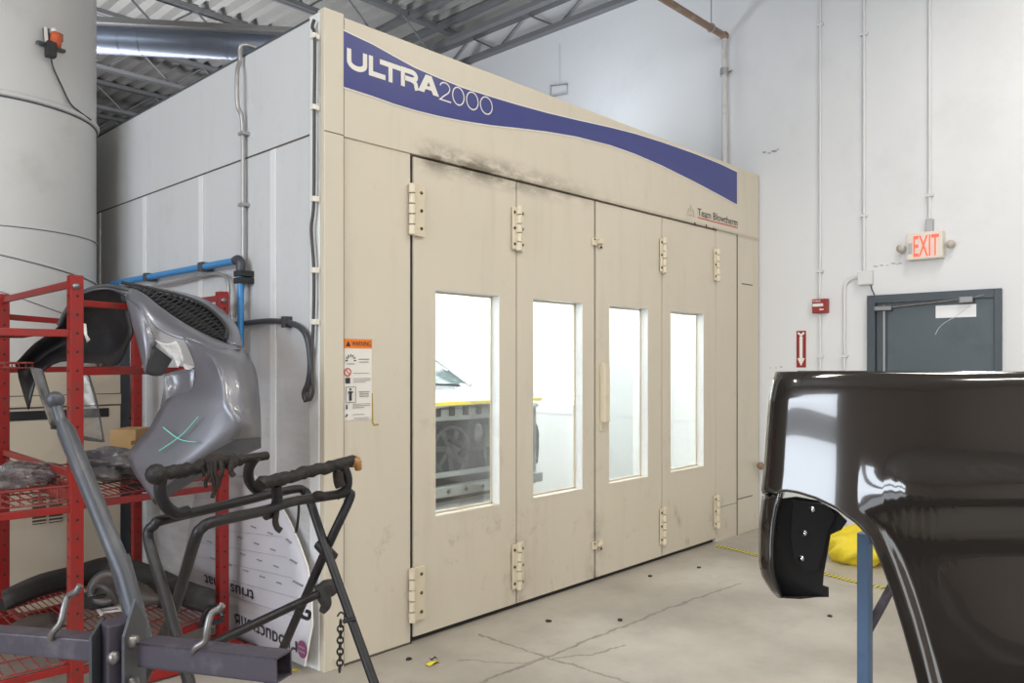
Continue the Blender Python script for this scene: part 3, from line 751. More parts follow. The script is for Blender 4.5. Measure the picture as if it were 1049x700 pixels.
def oncyl(px, py, off=0):
    r = ray(px, py); d = Vector((r[0], r[1], 0)); a = d.dot(d); b = -2*d.dot(CC); c = CC.dot(CC)-(CR+off)**2
    D = (-b-math.sqrt(max(0, b*b-4*a*c)))/(2*a)
    return Vector((r[0]*D, r[1]*D, EYE+r[2]*D))
c = oncyl(53, 40, .0); nrm = (Vector((c.x, c.y, 0))-CC).normalized()
tn = Vector((-nrm.y, nrm.x, 0))
t = thing('work_lamp', c, 'small orange lamp on a dark bracket fixed to the white exhaust stack', 'lamp')
MB().bar(oncyl(38, 43, .03), oncyl(66, 53, .03), .03, .02).bar(oncyl(47, 29, .03), oncyl(49, 48, .03), .035, .02).bar(c, c+nrm*.08, .05, .05).build('bracket', M['silver_dark'], t)
q = oncyl(57.5, 40.5, .07); MB().lathe([(0, -.05), (.034, -.045), (.036, .02), (.030, .045), (0, .05)], q, (nrm*.2+Vector((0, 0, 1))), 14).box(q-Vector((.03, .03, .045)), q+Vector((.02, .02, .02)), .01).build('lamp_body', M['orange_lamp'], t)
MB().ball(oncyl(55.5, 31.5, .07), .020, n=10).bar(oncyl(46.5, 28, .05), oncyl(48, 47, .05), .018, .012).build('lamp_cap', M['letter'], t)
MB().box(oncyl(52, 51, .07)-Vector((.03, .03, .05)), oncyl(52, 51, .07)+Vector((.03, .03, .05)), .006).build('plug', M['black_plastic'], t)
tag(MB().tube(smooth_path([oncyl(*p, .02) for p in ((52, 55), (54, 68), (63, 88), (72, 106), (82, 115), (93, 123))], 6), .006, 6).build('lamp_cord', M['cable']), 'thin dark cord trailing down the white exhaust stack from the orange lamp', 'cord')

# ------------------------------------------------------------------ red rack
PA, PB, PC, PE = Vector((1.215, 3.907, 0)), Vector((2.06, 4.20, 0)), Vector((2.09, 5.50, 0)), Vector((1.255, 5.27, 0))
PX, PY_ = Vector((.20, 3.97, 0)), Vector((.25, 5.30, 0))
RK = thing('parts_rack', (1.6, 4.6, 0), 'tall red steel parts rack loaded with damaged car parts, beside the booth', 'rack')
ZT = 2.0
def up_(p, z): return Vector((p.x, p.y, z))
for p, zt in ((PA, ZT), (PB, ZT), (PC, ZT-.05), (PE, ZT), (PX, ZT), (PY_, ZT)):
    po = MB().box((p.x-.028, p.y-.028, .0), (p.x+.028, p.y+.028, zt), .004).build('upright', M['red'], RK)
    h = MB(); z = .12
    while z < zt-.05:
        for n_, w_ in ((Vector((0, -1, 0)), Vector((1, 0, 0))), (Vector((-1, 0, 0)), Vector((0, 1, 0)))):
            q = up_(p, z)+n_*.0285; h.lathe([(0, .0006), (.006, .0006), (.006, -.001)], q, n_, 8)
        z += .085
    h.build('punched_hole', M['seal'], po)
MB().lathe([(0, .012), (.014, .010), (.016, 0)], up_(PA, 1.95)+Vector((-.005, -.028, 0)), (0, -1, 0), 12).lathe([(0, .012), (.014, .010), (.016, 0)], up_(PB, 1.95)+Vector((-.005, -.028, 0)), (0, -1, 0), 12).build('bolt_head', M['bare_steel'], RK)
def rail(p, q, z, z2=None, w=.022, h=.034, name='cross_bar', mat=None):
    return MB().bar(up_(p, z), up_(q, z if z2 is None else z2), w, h, bev=.003).build(name, mat or M['red'], RK)
rail(PA, PE, 1.965); rail(PB, PC, 1.965); rail(PE, PC, 1.87, 1.84)
rail(PA, PB, 1.875, w=.02, h=.03); rail(PX, PA, 1.735); rail(PX, PY_, 1.965)
rail(PA, PB, 1.56); rail(PE, PC, 1.56); rail(PA, PE, 1.085); rail(PX, PA, .935); rail(PX, PY_, .935)
rail(PA, PB, .945, .905); rail(PE, PC, .93); rail(PB, PC, .93)
rail(PA, PB, .18); rail(PE, PC, .18); rail(PB, PC, .18); rail(PX, PA, .21); rail(PX, PY_, .21)
rail(PA, PE, .20)
rail(Vector((1.05, 4.02, 0)), Vector((2.12, 3.99, 0)), .035, w=.05, h=.05, name='floor_skid')
rail(Vector((1.25, 5.45, 0)), Vector((2.15, 5.60, 0)), .035, w=.05, h=.05, name='floor_skid')
MB().box((PB.x-.05, PB.y-.20, .0), (PB.x+.03, PB.y+.05, .07), .005).build('foot', M['red'], RK)
def deckwire(p, q, r, z, n1, n2, dz=0, lip=0):
    """wire deck spanned by edges p-q and p-r"""
    p, q, r = up_(p, z), up_(q, z), up_(r, z+dz); m = MB(); a, b = q-p, r-p
    for i in range(n1+1): m.tube([p+a*(i/n1), p+a*(i/n1)+b], .0035, 5)
    for i in range(n2+1): m.tube([p+b*(i/n2), p+b*(i/n2)+a], .0045, 5)
    if lip:
        for c0, c1 in ((p, p+a), (p, p+b), (p+a, p+a+b)):
            m.tube([c0+Vector((0, 0, lip)), c1+Vector((0, 0, lip))], .006, 6)
            k = 14
            for i in range(k+1): w = c0.lerp(c1, i/k); m.tube([w, w+Vector((0, 0, lip))], .003, 5)
    return m.build('wire_shelf', M['red_wire'], RK)
deckwire(PA, PB, PE, .965, 26, 7)
deckwire(PX, PA, PY_, .97, 26, 7, 0, .07)
deckwire(PA, PB, PE, .215, 26, 7)
deckwire(PX, PA, PY_, .24, 22, 7)
s0, s1 = Vector((.55, 4.3, 0)), Vector((1.16, 4.25, 0))
deckwire(s0, s1, Vector((.6, 4.75, 0)), 1.735, 24, 5, 0, .0)
deckwire(Vector((.80, 4.62, 0)), Vector((1.215, 4.55, 0)), Vector((.9, 5.0, 0)), 1.575, 20, 5, 0, .025)
tray = MB()
a0, a1 = at(22, 487, 4.0), at(74, 505, 3.62); b0 = at(62, 487, 4.3); b1 = at(80, 499, 4.15)
for k in range(23):
    w0 = a0.lerp(a1, k/22); tray.tube([w0, w0.lerp(b0.lerp(b1, k/22), .8)], .004, 5)
for k in (0, .5, 1): tray.tube([a0.lerp(b0, k*.8), a1.lerp(b1, k*.8)], .007, 6)
tray.bar(a0-Vector((0, 0, .02)), a1-Vector((0, 0, .02)), .02, .04)
tray.build('wire_tray', M['red_wire'], RK)

# ------------------------------------------------------------------ silver bumper on the rack
BP = thing('bumper_cover', at(200, 420, 3.7), 'torn silver bumper cover with black grille and a green cross, hung over the red rack', 'bumper')
def V(l): return [at(*p) for p in l]
def refine(rows, k=4):
    R_ = [smooth_path(r, k) for r in rows]
    cols = [smooth_path([r[i] for r in R_], k) for i in range(len(R_[0]))]
    return [[c[j] for c in cols] for j in range(len(cols[0]))]
g_up = [(126, 292, 3.86), (157, 298, 3.92), (186, 305, 3.95), (207, 313, 3.93), (222, 324, 3.88), (233, 338, 3.80), (232, 350, 3.72)]
g_lo = [(133, 295, 3.76), (147, 300.5, 3.72), (164, 314, 3.70), (181, 326, 3.68), (198, 336, 3.67), (216, 345, 3.67), (230, 350.5, 3.70)]
body = [(128, 305, 3.70), (145, 317, 3.64), (159, 335, 3.61), (178, 345, 3.58), (197, 349, 3.57), (221, 357, 3.57), (247, 358, 3.66)]
rim = [(122, 291, 3.95), (158, 293.5, 4.02), (189, 300, 4.06), (213, 308, 4.04), (234, 323, 3.98), (244.5, 338, 3.88), (249, 356, 3.76)]
mid_ = [tuple((a+b)/2+(0, 0, -.02)[i] for i, (a, b) in enumerate(zip(p, q))) for p, q in zip(g_lo, body)]
S = MB()
S.grid(refine([V(g_lo), V(mid_), V(body)]))
rm = [tuple((a+b)/2+(0, 0, -.03)[i] for i, (a, b) in enumerate(zip(p, q))) for p, q in zip(g_up, rim)]
S.grid(refine([V(g_up), V(rm), V(rim)]))
S.grid(refine([V(r) for r in (
    [(192, 347, 3.57), (221, 356, 3.57), (249, 356, 3.70)],
    [(206, 358, 3.52), (236, 364, 3.54), (257, 368, 3.70)],
    [(219, 369, 3.47), (243, 375, 3.52), (262.5, 381, 3.70)],
    [(229, 393, 3.42), (250, 396, 3.49), (265.5, 402, 3.68)],
    [(234, 417, 3.38), (253, 420, 3.46), (267, 425, 3.66)],
    [(246, 433, 3.38), (258, 436, 3.46), (267.5, 439, 3.64)],
    [(241, 450, 3.42), (256, 449, 3.50), (267.5, 448, 3.63)])]))
S.grid(refine([V(r) for r in (
    [(187, 345, 3.57), (189, 346, 3.57), (190, 347, 3.57), (192, 347, 3.57)],
    [(199, 374, 3.55), (206, 373, 3.52), (212, 371, 3.50), (219, 369, 3.47)],
    [(196, 400, 3.52), (207, 398, 3.47), (218, 396, 3.44), (229, 393, 3.42)],
    [(171, 409, 3.54), (192, 414, 3.47), (212, 416, 3.42), (234, 417, 3.38)],
    [(152, 440, 3.55), (184, 446, 3.46), (216, 446, 3.40), (246, 433, 3.38)],
    [(131, 469, 3.56), (160, 480, 3.47), (195, 472, 3.41), (241, 450, 3.42)],
    [(156, 513, 3.50), (165, 503, 3.48), (186, 485, 3.44), (223, 457, 3.43)])]))
S.grid(refine([V(r) for r in (
    [(128, 305, 3.70), (137, 310, 3.67), (145, 317, 3.64)],
    [(134, 328, 3.66), (146, 334, 3.62), (159, 347, 3.62)],
    [(140, 350, 3.64), (149, 352, 3.60), (160, 354, 3.63)],
    [(148, 383, 3.62), (151, 370, 3.60), (156, 355, 3.62)])]))
sk = S.build('skin', M['silver'], BP, solid=.006, weld=True)
dk = MB().grid(refine([V(r) for r in ([(148.5, 383, 3.63), (152, 369, 3.62), (157, 354, 3.63)], [(158, 385, 3.72), (164, 374, 3.70), (168, 362, 3.69)], [(166, 384, 3.78), (171, 376, 3.76), (176, 368, 3.74)])], 3))
dk.build('folded_flap', M['silver_dark'], BP, solid=.005)
un = MB().grid(refine([V(r) for r in (
    [(156, 513, 3.50), (165, 503, 3.48), (186, 485, 3.44), (223, 457, 3.43), (241, 450, 3.42), (267.5, 448, 3.63)],
    [(157, 515, 3.56), (167, 508, 3.55), (190, 490, 3.53), (225, 467, 3.54), (245, 459, 3.55), (267.5, 453, 3.70)],
    [(159, 518, 3.64), (170, 512, 3.64), (194, 496, 3.64), (228, 478, 3.66), (247, 468, 3.68), (267.5, 459, 3.78)])], 3))
un.build('lower_lip', M['silver_dark'], BP, solid=.005)
tr = MB().grid(refine([V(r) for r in ([(167.5, 384, 3.60), (180, 380, 3.61), (200, 377, 3.55)], [(168, 397, 3.58), (182, 398, 3.60), (198, 392, 3.54)], [(164, 417, 3.55), (182, 415, 3.52), (197, 402, 3.51)])], 3))
tr.build('bent_corner', M['silver'], BP, solid=.005)
te = MB().grid(refine([V(r) for r in ([(159, 348, 3.60), (170, 352, 3.60), (181, 349, 3.58)], [(166, 356, 3.61), (176, 358, 3.61), (186, 358, 3.58)], [(176, 366, 3.62), (183, 369, 3.61), (189, 372, 3.58)])], 3))
for pl_ in ([(176, 362, 3.60), (184, 364, 3.59), (190, 376, 3.59), (186, 371, 3.60), (182, 377, 3.60), (179, 369, 3.60)], [(188, 372, 3.58), (199, 376, 3.55), (196, 379, 3.57), (190, 378, 3.58)]):
    te.poly(V(pl_))
te.build('torn_edge', M['torn'], BP, solid=.004)
MB().grid([V([(181, 375, 3.63), (190, 376, 3.60), (200, 378, 3.55)]), V([(182, 379, 3.63), (190, 381, 3.60), (200, 384, 3.55)])]).build('red_lens_shard', M['torn_red'], BP, solid=.004)
# grille: dark recess and diagonal mesh
gu = smooth_path(V([(a, b, d+.03) for a, b, d in g_up]), 6); gl = smooth_path(V([(a, b, d+.08) for a, b, d in g_lo]), 6)
MB().grid([gu, [a.lerp(b, .5)+Vector((.06, .10, -.01)) for a, b in zip(gu, gl)], gl]).build('grille_recess', M['seal'], BP, solid=.004)
gm = MB(); n = len(gu)
def gp(u, v):
    i = min(n-2, int(u*(n-1))); f = u*(n-1)-i
    return gu[i].lerp(gu[i+1], f).lerp(gl[i].lerp(gl[i+1], f), v) + Vector((-.010, -.014, .006))
for k in range(24):
    u0 = .04+k*.04
    gm.tube([gp(min(1, max(0, u0+.05*t_)), t_) for t_ in (0, .5, 1)], .0035, 5)
    gm.tube([gp(min(1, max(0, u0+.05*(1-t_))), t_) for t_ in (0, .5, 1)], .0035, 5)
for v_ in (.3, .6): gm.tube([gp(k/24, v_) for k in range(25)], .0035, 5)
gm.build('grille_mesh', M['grille'], BP)
MB().tube([gp(k/24, .0)+Vector((-.006, -.006, .004)) for k in range(25)], .008, 6).build('grille_rim', M['black_tex'], BP)
# green cross
ck = MB()
for pth in ([(163, 462, 3.475), (178, 452, 3.455), (190, 442, 3.44), (203, 427, 3.42)], [(167, 438, 3.49), (180, 448, 3.45), (190, 452, 3.43), (201, 453, 3.405)]):
    ck.tube(smooth_path(V([(a, b, d-.020) for a, b, d in pth]), 4), .0024, 6)
ck.build('green_cross', M['chalk'], BP)
li = MB().grid(refine([V(r) for r in (
    [(15, 373, 4.12), (35, 352, 4.10), (58, 336, 4.05), (70, 315, 4.0), (88, 299, 3.95), (110, 295, 3.9), (128, 303, 3.80)],
    [(20, 388, 4.2), (40, 366, 4.2), (62, 352, 4.2), (80, 340, 4.16), (100, 332, 4.10), (118, 330, 4.0), (133, 322, 3.82)],
    [(30, 420, 4.12), (40, 386, 4.14), (62, 371, 4.12), (85, 372, 4.08), (105, 373, 4.0), (122, 373, 3.9), (137, 342, 3.80)])], 3))
li.build('inner_liner', M['black_plastic'], BP, solid=.008)
MB().tube(smooth_path(V([(60, 333, 4.0), (72, 312, 3.95), (88, 298, 3.90), (110, 293, 3.86), (132, 297, 3.80), (150, 300, 3.85)]), 5), .010, 8).build('top_flange', M['silver_dark'], BP)
MB().tube(smooth_path(V([(84, 301, 3.86), (96, 297, 3.84), (112, 296, 3.82), (128, 301, 3.76)]), 5), .005, 8).build('flange_edge', M['silver'], BP)
MB().grid([V([(84, 331, 3.7), (88, 332, 3.7)]), V([(86, 342, 3.7), (89, 343, 3.7)]), V([(89, 351, 3.7), (92, 348, 3.7)])]).build('white_clip', M['letter'], BP, solid=.004)

# clear plastic sheets hanging from the rack
for lab, rows in (('narrow clear plastic sheet hanging from the red rack beside its front upright', [[(30, 376, 3.95), (43, 378, 3.9)], [(40, 405, 3.95), (56, 420, 3.85)], [(52, 439, 3.9), (68, 441, 3.82)]]),
                  ('wide clear plastic sheet with dark edges hanging behind the front rack upright', [[(71, 376, 4.0), (89, 378, 3.98)], [(72, 410, 3.95), (99, 412, 3.97)], [(82, 450, 3.9), (106.5, 453, 3.95)]])):
    t = thing('plastic_sheet', at(*rows[0][0]), lab, 'plastic sheet')
    rr = refine([V(r) for r in [[p, tuple((a+b)/2 for a, b in zip(p, q)), q] for p, q in rows]], 4)
    MB().grid(rr).build('film', M['clear'], t, solid=.002)
    MB().tube([r[-1] for r in rr] + [rr[-1][i] for i in range(len(rr[-1])-2, -1, -1)], .004, 6).build('dark_edge', M['cable'], t)
def lumpy(name, label, cat, c, rad, mat, seed, amp=.35, n=28, flat=1):
    rnd = random.Random(seed); t = thing(name, Vector(c)-Vector((0, 0, rad[2])), label, cat)
    ph = [(rnd.uniform(1.5, 5), rnd.uniform(1.5, 5), rnd.uniform(1.5, 5), rnd.uniform(0, 6)) for _ in range(6)]
    bm = bmesh.new(); bmesh.ops.create_icosphere(bm, subdivisions=4, radius=1); vs = []
    bm.verts.index_update()
    for v in bm.verts:
        w = v.co; k = 1+amp*sum(abs(math.sin(a*w.x+b*w.y+g_*w.z+p_))-.6 for a, b, g_, p_ in ph)/3
        z = max(-.72, w.z*k)
        vs.append(Vector(c)+Vector((w.x*k*rad[0], w.y*k*rad[1], z*rad[2])))
    m = MB().add(vs, [[v.index for v in f.verts] for f in bm.faces], flat == 0); bm.free()
    m.build('body', mat, t); return t
# things on the middle shelf
def rbox(name, label, cat, c, size, rz, mat, part, extra=None):
    t = thing(name, c, label, cat); m = MB().box((-size[0]/2, -size[1]/2, 0), (size[0]/2, size[1]/2, size[2]), .004)
    Mz = Matrix.Rotation(rz, 4, 'Z'); m.v = [Vector(c)+Mz @ v for v in m.v]; m.build(part, mat, t)
    if extra: extra(t, Mz, Vector(c))
    return t
ZM = .985
c = at(131, 470, 4.85); c.z = ZM+.085
def tape(t, Mz, c):
    m = MB().box((-.16, -.0765, .03), (.16, -.0745, .055)); m.v = [c+Mz @ v for v in m.v]; m.build('tape_strip', M['yellow_print'], t)
rbox('flat_carton', 'flat carton with yellow printing on the middle rack shelf under the cardboard box', 'box', (c.x-.03, c.y-.03, ZM), (.36, .25, .085), .75, M['yellow_print'], 'carton')
rbox('cardboard_box', 'small plain cardboard box on top of the yellow printed carton', 'box', (c.x+.03, c.y+.02, ZM+.087), (.22, .16, .12), .75, M['cardboard'], 'carton', tape)
c = at(112, 478, 4.15); c.z = ZM+.07
lumpy('crumpled_plastic', 'crumpled grey plastic wrapping heaped on the middle rack shelf', 'plastic wrapping', c, (.15, .20, .085), M['crumple'], 3, .5)
c = at(150, 482, 4.24); c.z = ZM+.06
lumpy('crumpled_plastic', 'dark rounded plastic bundle on the middle shelf behind the silver bumper tip', 'plastic wrapping', c, (.10, .12, .09), M['crumple'], 9, .4)
c = at(20, 508, 3.75); c.z = 1.0
lumpy('plastic_bag', 'shiny crinkled clear bag in the red wire basket', 'bag', (c.x, c.y, 1.055), (.16, .12, .06), M['bag'], 5, .6)
t = thing('trim_strip', at(140, 500, 3.98), 'short flat black plastic strip on the middle rack shelf', 'car part')
MB().grid(refine([V([(122, 499, 4.05), (142, 495, 4.05), (163, 497, 4.05)]), V([(122, 503, 3.98), (142, 499, 3.98), (163, 501, 3.98)]), V([(124, 505, 3.95), (142, 503, 3.95), (162, 504, 3.95)])], 3)).build('strip_body', M['black_plastic'], t, solid=.008)

# things on the bottom shelf
t = thing('black_bumper', at(110, 600, 4.3), 'long dusty black bumper cover lying on the bottom rack shelf', 'bumper')
top = [(2, 607, 3.95), (40, 590, 4.15), (75, 581, 4.4), (108, 572, 4.6), (135, 574, 4.6), (165, 584, 4.45), (195, 597, 4.3), (221, 606, 4.2)]
mid = [(2, 612, 3.85), (40, 597, 4.05), (75, 589, 4.3), (108, 582, 4.5), (135, 585, 4.5), (165, 596, 4.35), (195, 610, 4.2), (220, 616, 4.1)]
bot = [(6, 624, 3.85), (42, 609, 4.05), (76, 599, 4.3), (108, 592, 4.5), (135, 596, 4.5), (164, 610, 4.35), (194, 622, 4.2), (218, 628, 4.12)]
MB().grid(refine([V(top), V(mid), V(bot)], 4)).build('skin', M['black_tex'], t, solid=.008)
MB().tube(smooth_path(V([(a+1, b+9, d+.05) for a, b, d in mid]), 4), .03, 8).build('inner_beam', M['black_plastic'], t)
t = thing('head_lamp', at(105, 605, 4.0), 'dark broken headlamp unit on the bottom rack shelf', 'headlamp')
q = at(112, 603, 4.0)
MB().lathe([(0, -.05), (.05, -.045), (.075, .0), (.08, .05), (.076, .055), (.05, .02), (0, .01)], q, (-.6, -.7, .35), 20).build('lamp_bowl', M['brown_metal'], t)
MB().lathe([(.08, .05), (.088, .055), (.088, .02), (.07, -.04), (0, -.09)], q, (-.6, -.7, .35), 20).box(q-Vector((.10, .02, .09)), q+Vector((.04, .10, -.02)), .01).build('lamp_case', M['black_plastic'], t)
MB().tube(smooth_path(V([(93, 612, 3.95), (97, 603, 3.95), (103, 600, 3.93), (112, 606, 3.92), (120, 618, 3.95)]), 4), .016, 8).build('wiring', M['cable'], t)
t = thing('plastic_duct', at(150, 620, 4.1), 'brown dusty moulded duct lying on the bottom rack shelf', 'car part')
MB().tube(smooth_path(V([(118, 600, 4.25), (132, 606, 4.15), (147, 612, 4.1), (160, 614, 4.08), (170, 612, 4.1)]), 5), .05, 14, rs=[.03+.035*math.sin(PI*min(1, k/14)) for k in range(21)]).build('duct_body', M['brown_metal'], t)
MB().lathe([(.045, 0), (.052, .01), (.052, .03), (.03, .035)], at(162, 614, 4.07), (.7, -.2, 0), 16).build('collar', M['black_plastic'], t)
t = thing('vent_grille', at(108, 622, 4.0), 'small pale slatted vent grille on the bottom rack shelf', 'car part')
m = MB()
for k in range(5):
    m.bar(at(96+k*1.5, 616+k*3, 4.05-k*.03), at(114+k*2.6, 613+k*3.0, 4.1-k*.03), .012, .010)
m.bar(at(95, 616, 4.05), at(104, 630, 3.9), .012, .012).bar(at(114, 613, 4.1), at(126, 626, 3.95), .012, .012)
m.build('slat', M['torn'], t)
t = thing('metal_bracket', at(215, 630, 4.05), 'small bent black metal bracket at the end of the bottom rack shelf', 'car part')
MB().tube(smooth_path(V([(206, 640, 4.05), (210, 628, 4.05), (216, 622, 4.05), (224, 624, 4.02), (228, 632, 4.0)]), 4), .012, 8).bar(at(205, 641, 4.05), at(228, 636, 4.0), .03, .02).build('bracket_body', M['black_steel'], t)
t = thing('splash_shield', at(40, 640, 3.7), 'flat brown plastic shield lying on the low wire shelf', 'car part')
MB().grid(refine([V([(12, 640, 4.0), (30, 632, 4.05), (55, 628, 4.1)]), V([(14, 650, 3.85), (32, 645, 3.9), (60, 640, 3.95)]), V([(18, 660, 3.75), (36, 656, 3.8), (62, 652, 3.85)])], 4)).build('sheet', M['brown_metal'], t, solid=.006)

# ------------------------------------------------------------------ printed board leaning on the booth side
t = thing('printed_board', (2.20, 4.1, 0), 'white printed foam board leaning upside down against the booth side', 'board')
def bd(px, py):
    """point on the leaning board: foot 5 cm off the panel, head touching it, upper corner curling away"""
    r = ray(px, py); x = 2.17
    for _ in range(6):
        D = x/r[0]; z = EYE+r[2]*D; x = 2.165+.055*max(0, min(1, z/1.05))
    return Vector((x, r[1]*D, z))
right = [(313, 682.5), (321, 640), (320, 605), (316, 580), (307, 555), (297, 533), (285, 512), (272, 496), (262, 488)]
left = [(186, 630), (187, 610), (188, 590), (190, 570), (193, 550), (196, 530), (199, 515), (202, 502), (204, 492)]
bl = [(193, 628)]
rows = [[bd(*tuple(l[i]+(r_[i]-l[i])*k/8 for i in (0, 1))) for k in range(9)] for l, r_ in zip(left, right)]
MB().grid(rows).build('sheet', M['board'], t, solid=.006, offset=1)
rim_ = [r[-1] for r in rows]
MB().tube([p-Vector((.004, 0, 0)) for p in rim_], .005, 6).build('white_edge', M['letter'], t)
def bq(px, py): return bd(px, py)-Vector((.012, 0, 0))
ln = MB()
for k in range(8):
    a, b = (197+k*.5, 612-k*14.5), (318-k*5.5, 655-k*21)
    if k == 0: continue
    ln.tube([bq(a[0]+(b[0]-a[0])*s/6, a[1]+(b[1]-a[1])*s/6) for s in range(7)], .0012, 4)
ln.build('table_line', M['board_line'], t)
pr = MB()
# lettering reads upside down: right-to-left along the booth side
def board_text(s, p, q, h, bold=.0):
    P, Q = bq(*p), bq(*q); R = (Q-P); w = R.length; R = R/w; nrm = Vector((-1, 0, 0)); Uu = Vector((.05, 0, -1)); Uu = (Uu - R*Uu.dot(R)).normalized()
    pr.text(s, P, R, Uu, w, h, bold)
board_text('ProductionB', (306, 657), (242, 627), .085, .01)
board_text('trius That', (262, 605), (211, 588), .07, .01)
pr.build('lettering', M['black_ink'], t)
sm = MB()
for k, (a, b) in enumerate((((310, 628), (300, 624)), ((312, 600), (302, 595)), ((306, 577), (299, 573)), ((300, 556), (295, 552)))):
    sm.tube([bq(*a), bq(*b)], .005, 4)
for r_ in range(4):
    for k in range(5):
        x = 290-k*17-r_*3; y = 598-r_*17-k*6.3
        sm.tube([bq(x, y), bq(x-5, y-1.8)], .0035, 4)
sm.build('small_print', M['grey_ink'], t)
c = bq(311.5, 665); m = MB()
m.poly([c+Vector((0, .045*math.cos(2*PI*k/24), .045*math.sin(2*PI*k/24))) for k in range(24)])
m.build('round_logo', M['purple'], t)
MB().stroke([(-.03, -.012), (.03, -.012)], .007, c-Vector((.002, 0, 0)), (0, -1, 0), (0, 0, 1)).stroke([(-.03, .012), (.03, .012)], .007, c-Vector((.002, 0, 0)), (0, -1, 0), (0, 0, 1)).build('logo_bar', M['grey_ink'], t)

# ------------------------------------------------------------------ grey bumper stand in front
G = thing('grey_bumper_stand', (.62, 1.66, 0), 'grey steel stand with a ball-topped arm, square crossbar and two hooks', 'stand')
MB().tube([at(64, 432, 1.98), at(68, 442, 1.97), at(128, 590, 1.82), at(148, 664, 1.78)], .022, 16, rs=[.014, .0215, .0205, .0205]).build('arm_tube', M['grey_steel'], G)
MB().ball(at(56.5, 410, 2.0), .0225, n=20).tube([at(57, 414, 2.0), at(64, 436, 1.98)], .013, 12).build('ball_end', M['grey_steel'], G)
MB().tube([at(122, 572, 1.84), at(147, 662, 1.78)], .0235, 16).build('sleeve', M['grey_steel'], G)
cb = MB().bar(at(-120, 645, 1.95), at(112, 664, 1.75), .052, .05, bev=.004); cb.build('cross_bar', M['purple_steel'], G)
p, q = at(150, 667, 1.72), at(291, 683, 1.60)
d = (q-p).normalized(); sd = d.cross(Vector((0, 0, 1))).normalized(); w, th = .026, .004
m = MB()
for o_, ww, hh in ((Vector((0, 0, w-th/2)), 2*w, th), (Vector((0, 0, -w+th/2)), 2*w, th), (sd*(w-th/2), th, 2*w), (-sd*(w-th/2), th, 2*w)):
    m.bar(p+o_, q+o_, ww, hh)
m.build('hollow_cross_bar', M['purple_steel'], G)
c = at(120, 668, 1.72)
Vp = Vector((CS, SN, 0)); Rp = Vector((SN, -CS, 0))
MB().bar(Vector((c.x, c.y, 0)), Vector((c.x, c.y, c.z+.07)), .06, .06, bev=.004).build('post', M['purple_steel'], G)
pl = MB()
for sx, dz in ((-.035, -.01), (.035, .03)):
    o_ = c+Rp*sx
    pts = [o_+Vector((0, 0, z))+Vp*f for f, z in ((-.05, -.20), (-.05, .05), (.0, .085+dz), (.05, .05), (.05, -.20))]
    pl.poly(pts, Rp*.006)
pl.build('clamp_plate', M['grey_steel'], G)
for z in (-.06, .03):
    MB().lathe([(0, .014), (.013, .012), (.015, 0)], c+Rp*.041-Vp*.02+Vector((0, 0, z)), Rp, 8).build('clamp_bolt', M['bare_steel'], G)
    MB().lathe([(0, .014), (.013, .012), (.015, 0)], c-Vp*.031+Rp*.01+Vector((0, 0, z-.03)), -Vp, 8).build('clamp_bolt', M['bare_steel'], G)
for hk in ([(52, 655, 1.76), (54, 648, 1.75), (62, 638, 1.75), (66, 622, 1.76), (70, 611, 1.77), (78, 606, 1.76), (82, 600, 1.76)], [(197, 672, 1.66), (200, 664, 1.64), (210, 657, 1.64), (212, 645, 1.64), (216, 630, 1.65), (224, 624, 1.66), (228, 620, 1.66)]):
    MB().tube(smooth_path(V(hk), 5), .0075, 10).build('hook', M['bare_steel'], G)
for k in range(2):
    e = Vp*(.30*(1-2*k)); MB().bar(Vector((c.x, c.y, .03)), Vector((c.x, c.y, .03))+e, .05, .05, bev=.004).build('foot', M['purple_steel'], G)
e = Rp*.35; MB().bar(Vector((c.x, c.y, .03))-e, Vector((c.x, c.y, .03))+e, .05, .05, bev=.004).build('foot', M['purple_steel'], G)

# ------------------------------------------------------------------ black folding trestle with padded arms
T = thing('folding_trestle', (1.4, 2.6, 0), 'black folding parts trestle with two taped foam arms, before the printed board', 'trestle')
def foot(px, py, py2, x, y): return Vector((x, y, 0))
f1 = V([(195, 704, 2.10), (168, 606, 2.30), (152, 552, 2.40), (158, 538, 2.41), (170, 532, 2.44), (230, 518, 2.68), (298, 502, 2.97), (311, 503, 3.02), (317, 512, 3.0), (334, 562, 2.93), (384, 702, 2.70)])
f2 = V([(150, 690, 2.75), (178, 625, 2.52), (199, 556, 2.35), (207, 541, 2.34), (222, 534, 2.38), (272, 523, 2.62), (300, 514, 2.76), (345, 507, 2.95), (356, 505, 2.98), (358, 512, 2.98), (333, 566, 2.97), (276, 697, 3.30)])
def to_floor(pts):
    a = pts[0]+(pts[0]-pts[1])*(pts[0].z/(pts[1].z-pts[0].z)); b = pts[-1]+(pts[-1]-pts[-2])*(pts[-1].z/(pts[-2].z-pts[-1].z))
    return [a]+pts+[b]
def round_path(pts, k=5):
    return smooth_path(pts, k)
r1, r2 = to_floor(f1), to_floor(f2)
MB().tube(round_path(r1), .0165, 12).build('leg_frame', M['black_steel'], T)
MB().tube(round_path(r2), .0175, 12).build('leg_frame', M['black_steel'], T)
MB().tube(V([(200, 668, 2.6), (230, 654, 2.66), (336, 604, 3.02)]), .0165, 10).build('stretcher', M['black_steel'], T)
for pts in ([(166, 487, 2.36), (164, 502, 2.36), (169, 517, 2.38), (180, 526, 2.42), (192, 524, 2.46)], [(262, 468, 2.76), (255, 480, 2.78), (256, 494, 2.82), (266, 504, 2.86), (284, 507, 2.92)],
            [(283, 497, 2.66), (284, 512, 2.68), (280, 524, 2.68), (272, 528, 2.65)], [(352, 478, 2.95), (356, 490, 2.96), (354, 502, 2.96), (344, 508, 2.95)]):
    MB().tube(smooth_path(V(pts), 5), .0185, 12).build('arm_bracket', M['black_steel'], T)
